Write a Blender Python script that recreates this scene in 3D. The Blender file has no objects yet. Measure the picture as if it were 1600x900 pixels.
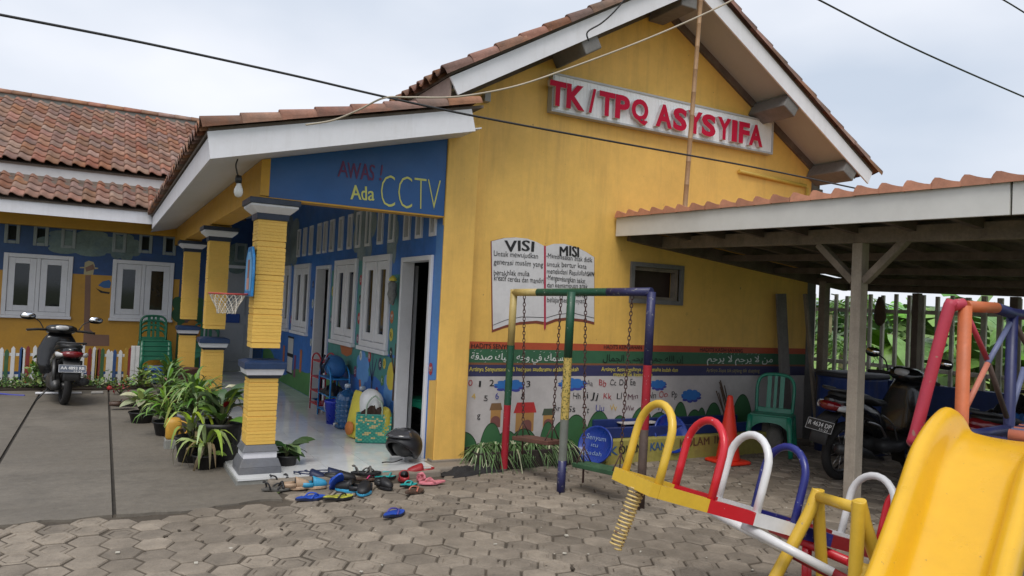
import bpy, bmesh, math, random
from mathutils import Vector, Matrix, noise
random.seed(11)
S = bpy.context.scene
COL = S.collection
R = math.radians
V = Vector

# ------------------------------------------------------------------ camera
YAW, PIT, ROL, FPX, HC = 0.50051, 0.025153, 0.047626, 1164.84, 1.6
cf = V((math.sin(YAW)*math.cos(PIT), math.cos(YAW)*math.cos(PIT), math.sin(PIT)))
_r = V((math.cos(YAW), -math.sin(YAW), 0)); _u = _r.cross(cf)
cr = _r*math.cos(ROL) + _u*math.sin(ROL)
cu = _u*math.cos(ROL) - _r*math.sin(ROL)
CP = V((0, 0, HC))
cam = bpy.data.cameras.new('camera'); cam.sensor_width = 36; cam.lens = FPX/1600*36
cam.clip_start = .05; cam.clip_end = 3000
co = bpy.data.objects.new('camera', cam); COL.objects.link(co)
co.matrix_world = Matrix(((cr.x, cu.x, -cf.x, 0), (cr.y, cu.y, -cf.y, 0), (cr.z, cu.z, -cf.z, HC), (0, 0, 0, 1)))
S.camera = co

# ------------------------------------------------------------------ world and sun (overcast)
SUN_EL, SUN_ROT = R(58), R(215)
w = bpy.data.worlds.new('World'); S.world = w; w.use_nodes = True
nt = w.node_tree; nd = nt.nodes; lk = nt.links
bg = nd['Background']; bg.inputs['Strength'].default_value = .1
sky = nd.new('ShaderNodeTexSky'); sky.sky_type = 'NISHITA'; sky.sun_disc = False
sky.sun_elevation = SUN_EL; sky.sun_rotation = SUN_ROT; sky.dust_density = 3
tc = nd.new('ShaderNodeTexCoord'); mp = nd.new('ShaderNodeMapping'); mp.inputs['Scale'].default_value = (1, 1, 2.2)
mp.inputs['Location'].default_value = (2.7, .9, .2)
lk.new(tc.outputs['Generated'], mp.inputs['Vector'])
n1 = nd.new('ShaderNodeTexNoise'); n1.inputs['Scale'].default_value = 1.7; n1.inputs['Detail'].default_value = 5; n1.inputs['Roughness'].default_value = .45
lk.new(mp.outputs[0], n1.inputs['Vector'])
cr1 = nd.new('ShaderNodeValToRGB')
cr1.color_ramp.elements[0].position = .33; cr1.color_ramp.elements[0].color = (4.3, 4.85, 5.7, 1)
cr1.color_ramp.elements[1].position = .64; cr1.color_ramp.elements[1].color = (6.8, 6.95, 7.4, 1)
lk.new(n1.outputs['Fac'], cr1.inputs[0])
mx = nd.new('ShaderNodeMix'); mx.data_type = 'RGBA'; mx.inputs[0].default_value = .93
lk.new(sky.outputs[0], mx.inputs[6]); lk.new(cr1.outputs[0], mx.inputs[7]); lk.new(mx.outputs[2], bg.inputs['Color'])
sl = bpy.data.lights.new('sun', 'SUN'); sl.energy = 1.35; sl.angle = R(28); sl.color = (1, .96, .9)
so = bpy.data.objects.new('sun', sl); COL.objects.link(so)
sd = V((math.sin(SUN_ROT)*math.cos(SUN_EL), math.cos(SUN_ROT)*math.cos(SUN_EL), math.sin(SUN_EL)))
so.rotation_euler = sd.to_track_quat('Z', 'Y').to_euler()
S.view_settings.view_transform = 'Standard'; S.view_settings.look = 'None'
S.view_settings.exposure = 0.56; S.view_settings.gamma = 1

# ------------------------------------------------------------------ where a line of sight meets a real surface
def ray(x, y): return cf*FPX + cr*(x-800) - cu*(y-450)
def on(x, y, ax, v):
    d = ray(x, y); return CP + d*((v-CP[ax])/d[ax])
def G(x, y, z=0.0): return on(x, y, 2, z)
def PX(x, y, v): return on(x, y, 0, v)
def PY(x, y, v): return on(x, y, 1, v)
def P(x, y, d): return CP + ray(x, y)*(d/FPX)
def pr(p):
    d = V(p)-CP; k = d.dot(cf)
    return (800+FPX*d.dot(cr)/k, 450-FPX*d.dot(cu)/k, k)

# ------------------------------------------------------------------ object helpers
def wl(o):
    v = V((0, 0, 0))
    while o is not None:
        v += o.location; o = o.parent
    return v
def tag(o, label=None, cat=None, group=None, kind=None):
    if label: o['label'] = label
    if cat: o['category'] = cat
    if group: o['group'] = group
    if kind: o['kind'] = kind
    return o
def thing(name, label, cat, loc=(0, 0, 0), group=None):
    o = bpy.data.objects.new(name, None); COL.objects.link(o); o.location = loc
    o.empty_display_size = .1
    return tag(o, label, cat, group)
def dup(o, parent=None, loc=None, rz=None, label=None, group=None):
    c = o.copy(); COL.objects.link(c)
    if parent is not None: c.parent = parent
    if loc is not None: c.location = loc
    if rz is not None: c.rotation_euler = (0, 0, rz)
    if label: c['label'] = label
    if group: c['group'] = group
    for ch in list(o.children): dup(ch, c)
    return c

class MB:
    def __init__(s): s.v = []; s.f = []; s.mi = []; s.sm = []; s.m = 0
    def add(s, vs, fs, smooth=False):
        b = len(s.v); s.v += [V(q) for q in vs]
        for f in fs:
            s.f.append([i+b for i in f]); s.mi.append(s.m); s.sm.append(smooth)
        return s
    def box(s, x0, x1, y0, y1, z0, z1):
        return s.add([(x, y, z) for z in (z0, z1) for y in (y0, y1) for x in (x0, x1)],
                     [(0, 2, 3, 1), (4, 5, 7, 6), (0, 1, 5, 4), (2, 6, 7, 3), (0, 4, 6, 2), (1, 3, 7, 5)])
    def obox(s, c, a, b, d):
        c, a, b, d = V(c), V(a), V(b), V(d)
        return s.add([c+a*i+b*j+d*k for k in (-1, 1) for j in (-1, 1) for i in (-1, 1)],
                     [(0, 2, 3, 1), (4, 5, 7, 6), (0, 1, 5, 4), (2, 6, 7, 3), (0, 4, 6, 2), (1, 3, 7, 5)])
    def beam(s, p, q, wd, ht, up=(0, 0, 1)):
        p, q = V(p), V(q); a = (q-p)/2; si = a.cross(V(up)).normalized(); u2 = si.cross(a).normalized()
        return s.obox((p+q)/2, a, si*wd/2, u2*ht/2)
    def tube(s, pts, r, n=8, closed=False, caps=True):
        pts = [V(p) for p in pts]; m = len(pts); rs = r if isinstance(r, (list, tuple)) else [r]*m
        vs = []; nrm = None
        for i, p in enumerate(pts):
            if closed: t = pts[(i+1) % m]-pts[i-1]
            else: t = pts[min(i+1, m-1)]-pts[max(i-1, 0)]
            t.normalize()
            if nrm is None:
                nrm = t.orthogonal().normalized()
            else:
                nrm = (nrm-t*nrm.dot(t)); nrm = nrm.normalized() if nrm.length > 1e-6 else t.orthogonal().normalized()
            bn = t.cross(nrm)
            for k in range(n):
                a = 2*math.pi*k/n; vs.append(p+(nrm*math.cos(a)+bn*math.sin(a))*rs[i])
        fs = []
        for i in range(m if closed else m-1):
            j = (i+1) % m
            for k in range(n):
                l = (k+1) % n; fs.append((i*n+k, i*n+l, j*n+l, j*n+k))
        s.add(vs, fs, True)
        if caps and not closed:
            b = len(s.v)-len(vs)
            s.f += [[b+k for k in range(n)][::-1], [b+(m-1)*n+k for k in range(n)]]; s.mi += [s.m]*2; s.sm += [False]*2
        return s
    def lathe(s, prof, c=(0, 0, 0), n=16, ax=(0, 0, 1), cap=True):
        c = V(c); ax = V(ax).normalized(); e = ax.orthogonal().normalized(); g = ax.cross(e)
        vs = [c+ax*z+(e*math.cos(2*math.pi*k/n)+g*math.sin(2*math.pi*k/n))*r for r, z in prof for k in range(n)]
        fs = [(i*n+k, i*n+(k+1) % n, (i+1)*n+(k+1) % n, (i+1)*n+k) for i in range(len(prof)-1) for k in range(n)]
        s.add(vs, fs, True)
        if cap:
            b = len(s.v)-len(vs); m = len(prof)
            s.f += [[b+k for k in range(n)][::-1], [b+(m-1)*n+k for k in range(n)]]; s.mi += [s.m]*2; s.sm += [False]*2
        return s
    def loft(s, secs, n=12, e=2.0, cap=True):
        """secs: (centre, side vector, up vector): superellipse rings"""
        vs = []
        for c, a, b in secs:
            c, a, b = V(c), V(a), V(b)
            for k in range(n):
                t = 2*math.pi*k/n; x, y = math.cos(t), math.sin(t)
                x = math.copysign(abs(x)**(2/e), x); y = math.copysign(abs(y)**(2/e), y)
                vs.append(c+a*x+b*y)
        m = len(secs)
        fs = [(i*n+k, i*n+(k+1) % n, (i+1)*n+(k+1) % n, (i+1)*n+k) for i in range(m-1) for k in range(n)]
        s.add(vs, fs, True)
        if cap:
            b = len(s.v)-len(vs)
            s.f += [[b+k for k in range(n)][::-1], [b+(m-1)*n+k for k in range(n)]]; s.mi += [s.m]*2; s.sm += [True]*2
        return s
    def prism(s, poly, off):
        poly = [V(p) for p in poly]; off = V(off); n = len(poly)
        return s.add(poly+[p+off for p in poly], [list(range(n))[::-1], list(range(n, 2*n))]+[(i, (i+1) % n, n+(i+1) % n, n+i) for i in range(n)])
    def poly(s, pts): return s.add(pts, [list(range(len(pts)))])
    def ball(s, c, r, nu=12, nv=8):
        c = V(c); r = V(r) if not isinstance(r, (int, float)) else V((r, r, r))
        pf = [(math.sin(math.pi*j/nv), -math.cos(math.pi*j/nv)) for j in range(nv+1)]
        vs = [c+V((r.x*max(q, .001)*math.cos(2*math.pi*k/nu), r.y*max(q, .001)*math.sin(2*math.pi*k/nu), r.z*z)) for q, z in pf for k in range(nu)]
        return s.add(vs, [(i*nu+k, i*nu+(k+1) % nu, (i+1)*nu+(k+1) % nu, (i+1)*nu+k) for i in range(nv) for k in range(nu)], True)
    def mesh(s, name, mats, off=V((0, 0, 0)), fix=True):
        me = bpy.data.meshes.new(name)
        me.from_pydata([v-off for v in s.v], [], s.f)
        for m in (mats if isinstance(mats, (list, tuple)) else [mats]): me.materials.append(m)
        me.polygons.foreach_set('material_index', s.mi); me.polygons.foreach_set('use_smooth', s.sm)
        if fix:
            bm = bmesh.new(); bm.from_mesh(me); bmesh.ops.recalc_face_normals(bm, faces=bm.faces); bm.to_mesh(me); bm.free()
        me.update(); return me
    def build(s, name, mats, parent=None, bevel=0, seg=2, sub=0, solid=0, fix=True):
        off = wl(parent) if parent is not None else V((0, 0, 0))
        o = bpy.data.objects.new(name, s.mesh(name, mats, off, fix)); COL.objects.link(o)
        if parent is not None: o.parent = parent
        if solid:
            md = o.modifiers.new('thick', 'SOLIDIFY'); md.thickness = solid; md.offset = 0
        if bevel:
            md = o.modifiers.new('edge', 'BEVEL'); md.width = bevel; md.segments = seg; md.limit_method = 'ANGLE'; md.angle_limit = R(40)
        if sub:
            md = o.modifiers.new('soft', 'SUBSURF'); md.levels = sub; md.render_levels = sub
        return o
    def top(s, name, mats, label, cat, group=None, at=None, **k):
        """a one-mesh thing of its own, with its origin at its base"""
        xs = [v.x for v in s.v]; ys = [v.y for v in s.v]; zs = [v.z for v in s.v]
        at = V(at) if at is not None else V(((min(xs)+max(xs))/2, (min(ys)+max(ys))/2, min(zs)))
        fix = k.pop('fix', True); bevel = k.pop('bevel', 0); sub = k.pop('sub', 0); solid = k.pop('solid', 0)
        o = bpy.data.objects.new(name, s.mesh(name, mats, at, fix)); COL.objects.link(o); o.location = at
        if solid:
            md = o.modifiers.new('thick', 'SOLIDIFY'); md.thickness = solid; md.offset = 0
        if bevel:
            md = o.modifiers.new('edge', 'BEVEL'); md.width = bevel; md.segments = 2; md.limit_method = 'ANGLE'; md.angle_limit = R(40)
        if sub:
            md = o.modifiers.new('soft', 'SUBSURF'); md.levels = sub; md.render_levels = sub
        return tag(o, label, cat, group)

def smooth(pts, k=4):
    """Catmull-Rom through the points"""
    pts = [V(p) for p in pts]; out = []
    for i in range(len(pts)-1):
        p0, p1, p2, p3 = pts[max(i-1, 0)], pts[i], pts[i+1], pts[min(i+2, len(pts)-1)]
        for j in range(k):
            t = j/k
            out.append(.5*((2*p1)+(p2-p0)*t+(2*p0-5*p1+4*p2-p3)*t*t+(3*p1-p0-3*p2+p3)*t**3))
    return out+[pts[-1]]
def arc(c, a, b, t0, t1, n):
    c, a, b = V(c), V(a), V(b)
    return [c+a*math.cos(t0+(t1-t0)*i/n)+b*math.sin(t0+(t1-t0)*i/n) for i in range(n+1)]

# ------------------------------------------------------------------ materials
def srgb(r, g, b):
    f = lambda c: (c/255/12.92) if c/255 <= .04045 else ((c/255+.055)/1.055)**2.4
    return (f(r), f(g), f(b))
MATS = {}
def mat(name, col, rough=.6, var=.12, scale=5, bump=0., bscale=40, dirt=0., dcol=(.12, .1, .07), dscale=3, metal=0., spec=.5, rnd=0., coat=0., streak=0., wave=None, trans=0., chip=0., ccol=(.25, .2, .15), cscale=30, world=False, isl=0., hue=0., sax=(7, 7, .5), scol=None):
    if name in MATS: return MATS[name]
    m = bpy.data.materials.new(name); m.use_nodes = True; t = m.node_tree; N = t.nodes; L = t.links
    b = N['Principled BSDF']; b.inputs['Roughness'].default_value = rough; b.inputs['Metallic'].default_value = metal
    b.inputs['Specular IOR Level'].default_value = spec; b.inputs['Coat Weight'].default_value = coat
    b.inputs['Transmission Weight'].default_value = trans
    if world: src = N.new('ShaderNodeNewGeometry').outputs['Position']
    else: src = N.new('ShaderNodeTexCoord').outputs['Object']
    def nz(sc, det=4, vec=None, ro=.6):
        n = N.new('ShaderNodeTexNoise'); n.inputs['Scale'].default_value = sc; n.inputs['Detail'].default_value = det; n.inputs['Roughness'].default_value = ro
        L.new(vec or src, n.inputs['Vector']); return n.outputs['Fac']
    def ramp(x, a, c):
        r = N.new('ShaderNodeMapRange'); r.inputs['From Min'].default_value = a; r.inputs['From Max'].default_value = c; L.new(x, r.inputs['Value']); return r.outputs['Result']
    def mixc(f, A, B):
        x = N.new('ShaderNodeMix'); x.data_type = 'RGBA'
        if isinstance(f, float): x.inputs[0].default_value = f
        else: L.new(f, x.inputs[0])
        for i, q in ((6, A), (7, B)):
            if isinstance(q, tuple): x.inputs[i].default_value = (*q, 1)
            else: L.new(q, x.inputs[i])
        return x.outputs[2]
    def mth(op, A, B=0., C=None):
        x = N.new('ShaderNodeMath'); x.operation = op
        for i, q in enumerate((A, B)):
            if isinstance(q, (int, float)): x.inputs[i].default_value = q
            else: L.new(q, x.inputs[i])
        return x.outputs[0]
    hi = tuple(min(1, c*(1+var)) for c in col); lo = tuple(c*(1-var*1.3) for c in col)
    f = mth('ADD', mth('MULTIPLY', nz(scale, 5), .7), mth('MULTIPLY', nz(scale*9, 3), .3))
    c = mixc(ramp(f, .32, .68), lo, hi)
    if rnd or isl:
        rv = N.new('ShaderNodeObjectInfo').outputs['Random']
        if isl: rv = mth('FRACT', mth('ADD', rv, N.new('ShaderNodeNewGeometry').outputs['Random Per Island']))
        k = max(rnd, isl)
        h = N.new('ShaderNodeHueSaturation'); L.new(c, h.inputs['Color'])
        L.new(mth('ADD', mth('MULTIPLY', rv, 2*k), 1-k), h.inputs['Value'])
        if hue:
            L.new(mth('ADD', mth('MULTIPLY', mth('FRACT', mth('MULTIPLY', rv, 7.3)), 2*hue), .5-hue), h.inputs['Hue'])
            L.new(mth('ADD', mth('MULTIPLY', mth('FRACT', mth('MULTIPLY', rv, 13.7)), .5), .7), h.inputs['Saturation'])
        c = h.outputs[0]
    if chip: c = mixc(ramp(nz(cscale, 4), 1-chip-.02, 1-chip+.02), c, ccol)
    if dirt: c = mixc(mth('MULTIPLY', ramp(nz(dscale, 8, ro=.7), .48, .72), dirt), c, dcol)
    if streak:
        mpn = N.new('ShaderNodeMapping'); mpn.inputs['Scale'].default_value = sax; L.new(src, mpn.inputs[0])
        c = mixc(mth('MULTIPLY', ramp(nz(1.4, 6, mpn.outputs[0], .7), .50, .74), streak), c, scol or dcol)
    L.new(c, b.inputs['Base Color'])
    if not metal and rough > .25:
        L.new(mth('ADD', mth('MULTIPLY', nz(scale*3, 3), .3), rough-.15), b.inputs['Roughness'])
    hgt = None
    if bump: hgt = mth('MULTIPLY', nz(bscale, 6), 1.)
    if wave:
        wn = N.new('ShaderNodeTexWave'); wn.wave_type = 'BANDS'; wn.bands_direction = 'Z'; wn.inputs['Scale'].default_value = wave
        wn.inputs['Distortion'].default_value = 2.2; wn.inputs['Detail'].default_value = 3; wn.inputs['Detail Scale'].default_value = 1.6
        L.new(src, wn.inputs['Vector']); hgt = wn.outputs['Fac'] if hgt is None else mth('ADD', hgt, wn.outputs['Fac'])
    if hgt is not None:
        bp = N.new('ShaderNodeBump'); bp.inputs['Strength'].default_value = bump or .5; bp.inputs['Distance'].default_value = .01 if not wave else .006
        L.new(hgt, bp.inputs['Height']); L.new(bp.outputs[0], b.inputs['Normal'])
    MATS[name] = m; return m

yellow = mat('yellow_wall_paint', (.78, .475, .11), .62, .09, 1.6, .18, 60, dirt=.2, dcol=(.36, .2, .05), dscale=1.3, streak=.3, scol=(.30, .17, .06), sax=(4, 4, .35), chip=.27, ccol=(.40, .24, .08), cscale=14)
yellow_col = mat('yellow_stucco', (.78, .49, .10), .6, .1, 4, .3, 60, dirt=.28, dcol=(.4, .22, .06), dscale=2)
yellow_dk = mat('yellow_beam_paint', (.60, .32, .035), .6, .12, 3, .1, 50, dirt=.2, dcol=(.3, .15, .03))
blue_mural = mat('blue_mural_paint', (.03, .145, .46), .45, .25, 1.3, .1, 50, dirt=.25, dcol=(.10, .22, .42), dscale=1.1)
blue_beam = mat('blue_beam_paint', (.008, .085, .28), .42, .12, 1.2, .08, 50, dirt=.12, dcol=(.05, .14, .36))
white = mat('white_paint', (.72, .72, .76), .45, .05, 2, .05, 50, dirt=.3, dcol=(.45, .43, .42), dscale=2, streak=.25)
white_frame = mat('white_frame_paint', (.70, .70, .72), .4, .06, 4, .04, 50, dirt=.15, dcol=(.4, .38, .36))
soffit = mat('white_ceiling_board', (.66, .66, .68), .6, .05, 1.5, .05, 50, dirt=.15, dcol=(.42, .4, .38))
tile_m = mat('clay_tile', (.265, .13, .085), .75, .24, 9, .3, 60, dirt=.75, dcol=(.115, .09, .075), dscale=2.2, rnd=.28, isl=.28, hue=.012, world=True)
tile_carport = mat('carport_clay_tile', (.47, .21, .13), .7, .16, 9, .2, 60, dirt=.35, dcol=(.18, .1, .07), dscale=6, rnd=.2, isl=.2, world=True)
mortar = mat('grey_mortar', (.24, .24, .22), .85, .25, 5, .4, 40, dirt=.5, dcol=(.1, .11, .08))
concrete_raw = mat('raw_concrete', (.17, .165, .16), .85, .2, 4, .35, 40, dirt=.4, dcol=(.08, .075, .07))
eave_brown = mat('weathered_eave_board', (.30, .22, .19), .8, .2, 5, .2, 40)
grey_base = mat('grey_plinth_paint', (.12, .125, .14), .5, .15, 6, .15, 50, dirt=.35, dcol=(.2, .18, .15), dscale=5)
navy = mat('navy_trim_paint', (.012, .022, .05), .4, .2, 6, .1, 50, dirt=.15, dcol=(.1, .1, .1))
navy_blue = mat('blue_trim_paint', (.012, .034, .095), .4, .2, 6, .1, 50)
glass = mat('dark_window_glass', (.012, .014, .015), .06, .4, 2, spec=.6)
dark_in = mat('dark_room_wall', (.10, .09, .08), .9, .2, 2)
wood_grey = mat('weathered_wood', (.23, .19, .15), .85, .28, 5, .35, 30, streak=.4, dcol=(.08, .06, .05))
wood_dark = mat('old_roof_timber', (.13, .10, .08), .85, .3, 5, .3, 30, dirt=.3, dcol=(.04, .03, .025))
post_m = mat('pale_weathered_post', (.40, .345, .28), .85, .2, 6, .35, 40, streak=.35, dcol=(.2, .16, .13), dirt=.3)
black_pl = mat('black_plastic', (.012, .012, .013), .38, .3, 6, .08, 60)
black_rub = mat('black_rubber', (.016, .015, .015), .8, .25, 12, .2, 60, dirt=.3, dcol=(.07, .06, .05))
chrome = mat('dull_steel', (.55, .55, .56), .3, .1, 6, metal=1.)
steel_dk = mat('dark_engine_metal', (.08, .08, .08), .45, .3, 10, metal=.7)
chain_m = mat('rusty_chain', (.09, .045, .04), .7, .4, 30, .2, 60, metal=.3)
# ================================================================== GROUND
soil = mat('grassy_earth', (.10, .13, .045), .95, .35, .8, .3, 20, dirt=.5, dcol=(.14, .11, .07), dscale=.7)
sand = mat('packed_joint_dirt', (.085, .068, .05), .95, .3, 3, .5, 60, world=True)
pave = mat('concrete_paver', (.236, .198, .156), .8, .24, 6, .45, 70, rnd=.24, isl=.24, dirt=.8, dcol=(.125, .102, .075), dscale=1.0, world=True)
yardm = mat('yard_concrete', (.165, .145, .118), .7, .28, 1.6, .45, 30, dirt=.8, dcol=(.10, .086, .066), dscale=.8, streak=.65, sax=(.35, 2.4, 1), scol=(.105, .09, .072), world=True)
jointm = mat('dark_joint', (.05, .043, .035), .9, .2, 6, .2)
tilefl = mat('white_marble_tile', (.66, .67, .67), .07, .08, 2.2, dirt=.5, dcol=(.42, .43, .43), dscale=1.6, world=True, rnd=.05)
field_m = mat('rice_field_green', (.16, .27, .045), .9, .35, .25, .3, 5, dirt=.4, dcol=(.25, .26, .09), dscale=.12)
hill_m = mat('hazed_hill_green', (.17, .22, .22), 1, .2, .02)  # distance haze is mixed into this greyed green

def sheet(name, m, x0, x1, y0, y1, z, kind='structure'):
    return tag(MB().poly([(x0, y0, z), (x1, y0, z), (x1, y1, z), (x0, y1, z)]).build(name, m), kind=kind)
sheet('ground', soil, -900, 900, -900, 900, -.045)
sheet('rice_field', field_m, 9.35, 700, -120, 300, -.03)
b = MB()
hp = []
for i in range(61):
    a = R(-30+i*3.2); rr = 640
    h = 14+16*noise.noise(V((i*.17, 3.1, 0)))+8*noise.noise(V((i*.5, 1, 0)))
    hp.append((V((math.sin(a)*rr, math.cos(a)*rr, -3)), V((math.sin(a)*(rr+90), math.cos(a)*(rr+90), max(h, 4))), V((math.sin(a)*(rr+200), math.cos(a)*(rr+200), -3))))
b.add([p for q in hp for p in q], [(3*i+k, 3*i+3+k, 3*i+4+k, 3*i+1+k) for i in range(60) for k in (0, 1)], True)
tag(b.build('hills', hill_m), kind='structure')

# --- hexagonal paving
def edge_y(x):
    if x < 1.35: return 5.97+.12*noise.noise(V((x*1.3, 0, 4)))+.05*noise.noise(V((x*5, 2, 4)))
    if x < 2.86: return 6.40
    if x < 3.25: return 6.52
    return 6.74
base_pts = [(x/4, 1.0) for x in range(-24, 37)]+[(x/4, edge_y(x/4)+.05) for x in range(36, -25, -1)]
pv = tag(MB().poly([(x, y, -.012) for x, y in base_pts]).build('paving', sand), kind='structure')
RH = .122
def paver_mesh(ring):
    m = MB(); H = lambda r, z: [(r*math.cos(k*math.pi/3), r*math.sin(k*math.pi/3), z) for k in range(6)]
    if ring: L = [H(RH*.945, -.03), H(RH*.945, -.008), H(RH*.88, 0), H(RH*.67, 0), H(RH*.63, -.006), H(RH*.58, -.006), H(RH*.53, -.0015)]
    else: L = [H(RH*.945, -.03), H(RH*.945, -.008), H(RH*.88, 0)]
    vs = [p for l in L for p in l]
    fs = [(i*6+k, i*6+(k+1) % 6, i*6+6+(k+1) % 6, i*6+6+k) for i in range(len(L)-1) for k in range(6)]+[[(len(L)-1)*6+k for k in range(6)]]
    return m.add(vs, fs)
pm = [paver_mesh(False), paver_mesh(True)]
pmesh = [q.mesh('paver', pave) for q in pm]
cells = []
for i in range(-60, 80):
    for j in range(-5, 70):
        x = i*RH*1.5; y = 1.2+(j+(i % 2)*.5)*RH*math.sqrt(3)
        if y < edge_y(x)-.10 and -6 < x < 8.85 and y > 1.2:
            q = pr((x, y, 0))
            if q[2] > .4 and -350 < q[0] < 1950 and q[1] < 1350:
                cells.append((x, y, q))
def inframe(q): return -15 < q[0] < 1615 and q[1] < 912
order = sorted(range(len(cells)), key=lambda i: (not inframe(cells[i][2]), cells[i][2][2]))
rest = MB()
for n, i in enumerate(order):
    x, y, q = cells[i]
    ring = noise.noise(V((x*1.1, y*1.1, 8)))+random.uniform(-.3, .3) > -.02
    T = Matrix.Translation((x+random.uniform(-.004, .004), y+random.uniform(-.004, .004), random.uniform(-.008, .005))) @ Matrix.Rotation(random.choice(range(6))*math.pi/3+random.uniform(-.04, .04), 4, 'Z') @ Matrix.Rotation(random.uniform(-.025, .025), 4, 'X') @ Matrix.Rotation(random.uniform(-.025, .025), 4, 'Y')
    if n < 298:
        o = bpy.data.objects.new('paver', pmesh[ring]); COL.objects.link(o); o.parent = pv; o.matrix_local = T
    else:
        rest.add([T @ v for v in pm[ring].v], pm[ring].f)
tag(rest.build('paver_field', pave, pv, fix=False), kind='stuff')

# --- concrete yard slabs with open joints
yd = tag(MB().poly([(-7, 5.9, -.02), (1.3, 5.9, -.02), (1.3, 15.6, -.02), (-7, 15.6, -.02)]).build('yard', jointm), kind='structure')
def slab(x0, x1):
    m = MB(); n = 14
    xs = [x0+(x1-x0)*i/n for i in range(n+1)]
    fr = [(x, edge_y(x)-.03+.02*math.sin(x*17), .004+.01*(noise.noise(V((x*2, 7, 1)))+.3)) for x in xs]
    pts = [V(p) for p in fr]+[V((x1, 15.6, .008)), V((x0, 15.6, .008))]
    m.prism(pts, (0, 0, -.05)); return m.build('slab', yardm, yd)
slab(-7, -2.6); slab(-2.57, -.745); slab(-.715, .138); slab(.165, 1.32)

# --- apron and veranda floor
apron = mat('mortar_apron', (.24, .205, .165), .85, .2, 4, .3, 40, dirt=.5, dcol=(.12, .1, .08), dscale=2)
b = MB(); b.box(1.30, 2.86, 6.42, 6.62, -.04, .048); b.box(2.80, 3.3, 6.46, 6.80, -.04, .062); b.box(3.3, 8.2, 6.66, 6.80, -.04, .05)
tag(b.build('apron', apron, bevel=.02), kind='structure')
vf = tag(MB().box(1.05, 2.88, 6.53, 15.6, -.03, .045).build('veranda_floor', mortar), kind='structure')
tw = .40
for i in range(5):
    for j in range(23):
        x0 = 1.06+i*tw; y0 = 6.52+j*tw
        x1 = min(x0+tw, 2.87); y1 = min(y0+tw, 15.6)
        if x1-x0 < .03: continue
        MB().box(x0+.0015, x1-.0015, y0+.0015, y1-.0015, .044, .06+random.uniform(-.0006, .0006)).build('floor_tile', tilefl, vf)

# ================================================================== BUILDING HELPERS
def wall_faces(m, fr, us, vs, holes, depth):
    """front and back faces with openings, fr(u, v, d) -> point"""
    U = sorted(set([us[0], us[1]]+[h[i] for h in holes for i in (0, 1)])); W = sorted(set([vs[0], vs[1]]+[h[i] for h in holes for i in (2, 3)]))
    U = [u for u in U if us[0] <= u <= us[1]]; W = [v for v in W if vs[0] <= v <= vs[1]]
    for i in range(len(U)-1):
        for j in range(len(W)-1):
            u, v = (U[i]+U[i+1])/2, (W[j]+W[j+1])/2
            if any(h[0] < u < h[1] and h[2] < v < h[3] for h in holes): continue
            for d in ((0, depth) if depth else (0,)): m.poly([fr(U[i], W[j], d), fr(U[i+1], W[j], d), fr(U[i+1], W[j+1], d), fr(U[i], W[j+1], d)])
    for a, c, e, g in (holes if depth else []):
        for (p, q) in (((a, e), (c, e)), ((c, e), (c, g)), ((c, g), (a, g)), ((a, g), (a, e))):
            m.poly([fr(*p, 0), fr(*q, 0), fr(*q, depth), fr(*p, depth)])
fG = lambda u, v, d: V((u, YW+d, v))          # gable wall: u = X, faces -Y
fM = lambda u, v, d: V((XM+d, u, v))          # veranda wall: u = Y, faces -X
fB = lambda u, v, d: V((u, YB+d, v))          # wing wall: u = X, faces -Y
YW, XM, YB = 6.8, 2.87, 15.6
def gp(x, y): p = PY(x, y, YW); return (p.x, p.z)
def mp_(x, y): p = PX(x, y, XM); return (p.y, p.z)
def bp_(x, y): p = PY(x, y, YB); return (p.x, p.z)

# --- clay tiles
TW, TL = .2, .3
prof = [(0, .004), (.05, .034), (.16, .056), (.30, .054), (.46, .034), (.70, .010), (1.0, .004), (1.06, .016)]
def tile_mb(w_=TW, l_=TL, asym=False):
    m = MB(); pf = prof if not asym else [(0, .002), (.05, .026), (.13, .046), (.3, .042), (.55, .023), (.8, .009), (1.0, .002), (1.05, .010)]
    n = len(pf); L = l_*1.14
    rows = [(0, .020), (0, .034), (L, .012)]
    vs = [(u*w_, y, z+dz) for y, dz in rows for u, z in pf]
    fs = [(r*n+i, r*n+i+1, (r+1)*n+i+1, (r+1)*n+i) for r in (0, 1) for i in range(n-1)]
    vs += [(0, 0, .0), (0, L, .0), (pf[-1][0]*w_, 0, .0)]; k = 3*n
    fs += [(0, k, k+1, 2*n, n)]
    if asym: fs.append(tuple([k+2, k]+[i for i in range(n)]))
    m.add(vs, fs, False)
    for q in range(n-1, 2*(n-1)): m.sm[q] = True
    return m
tmb = tile_mb(); tmesh = tmb.mesh('roof_tile', tile_m)
amb = tile_mb(asym=True); amesh = amb.mesh('roof_tile', tile_carport)
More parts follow.
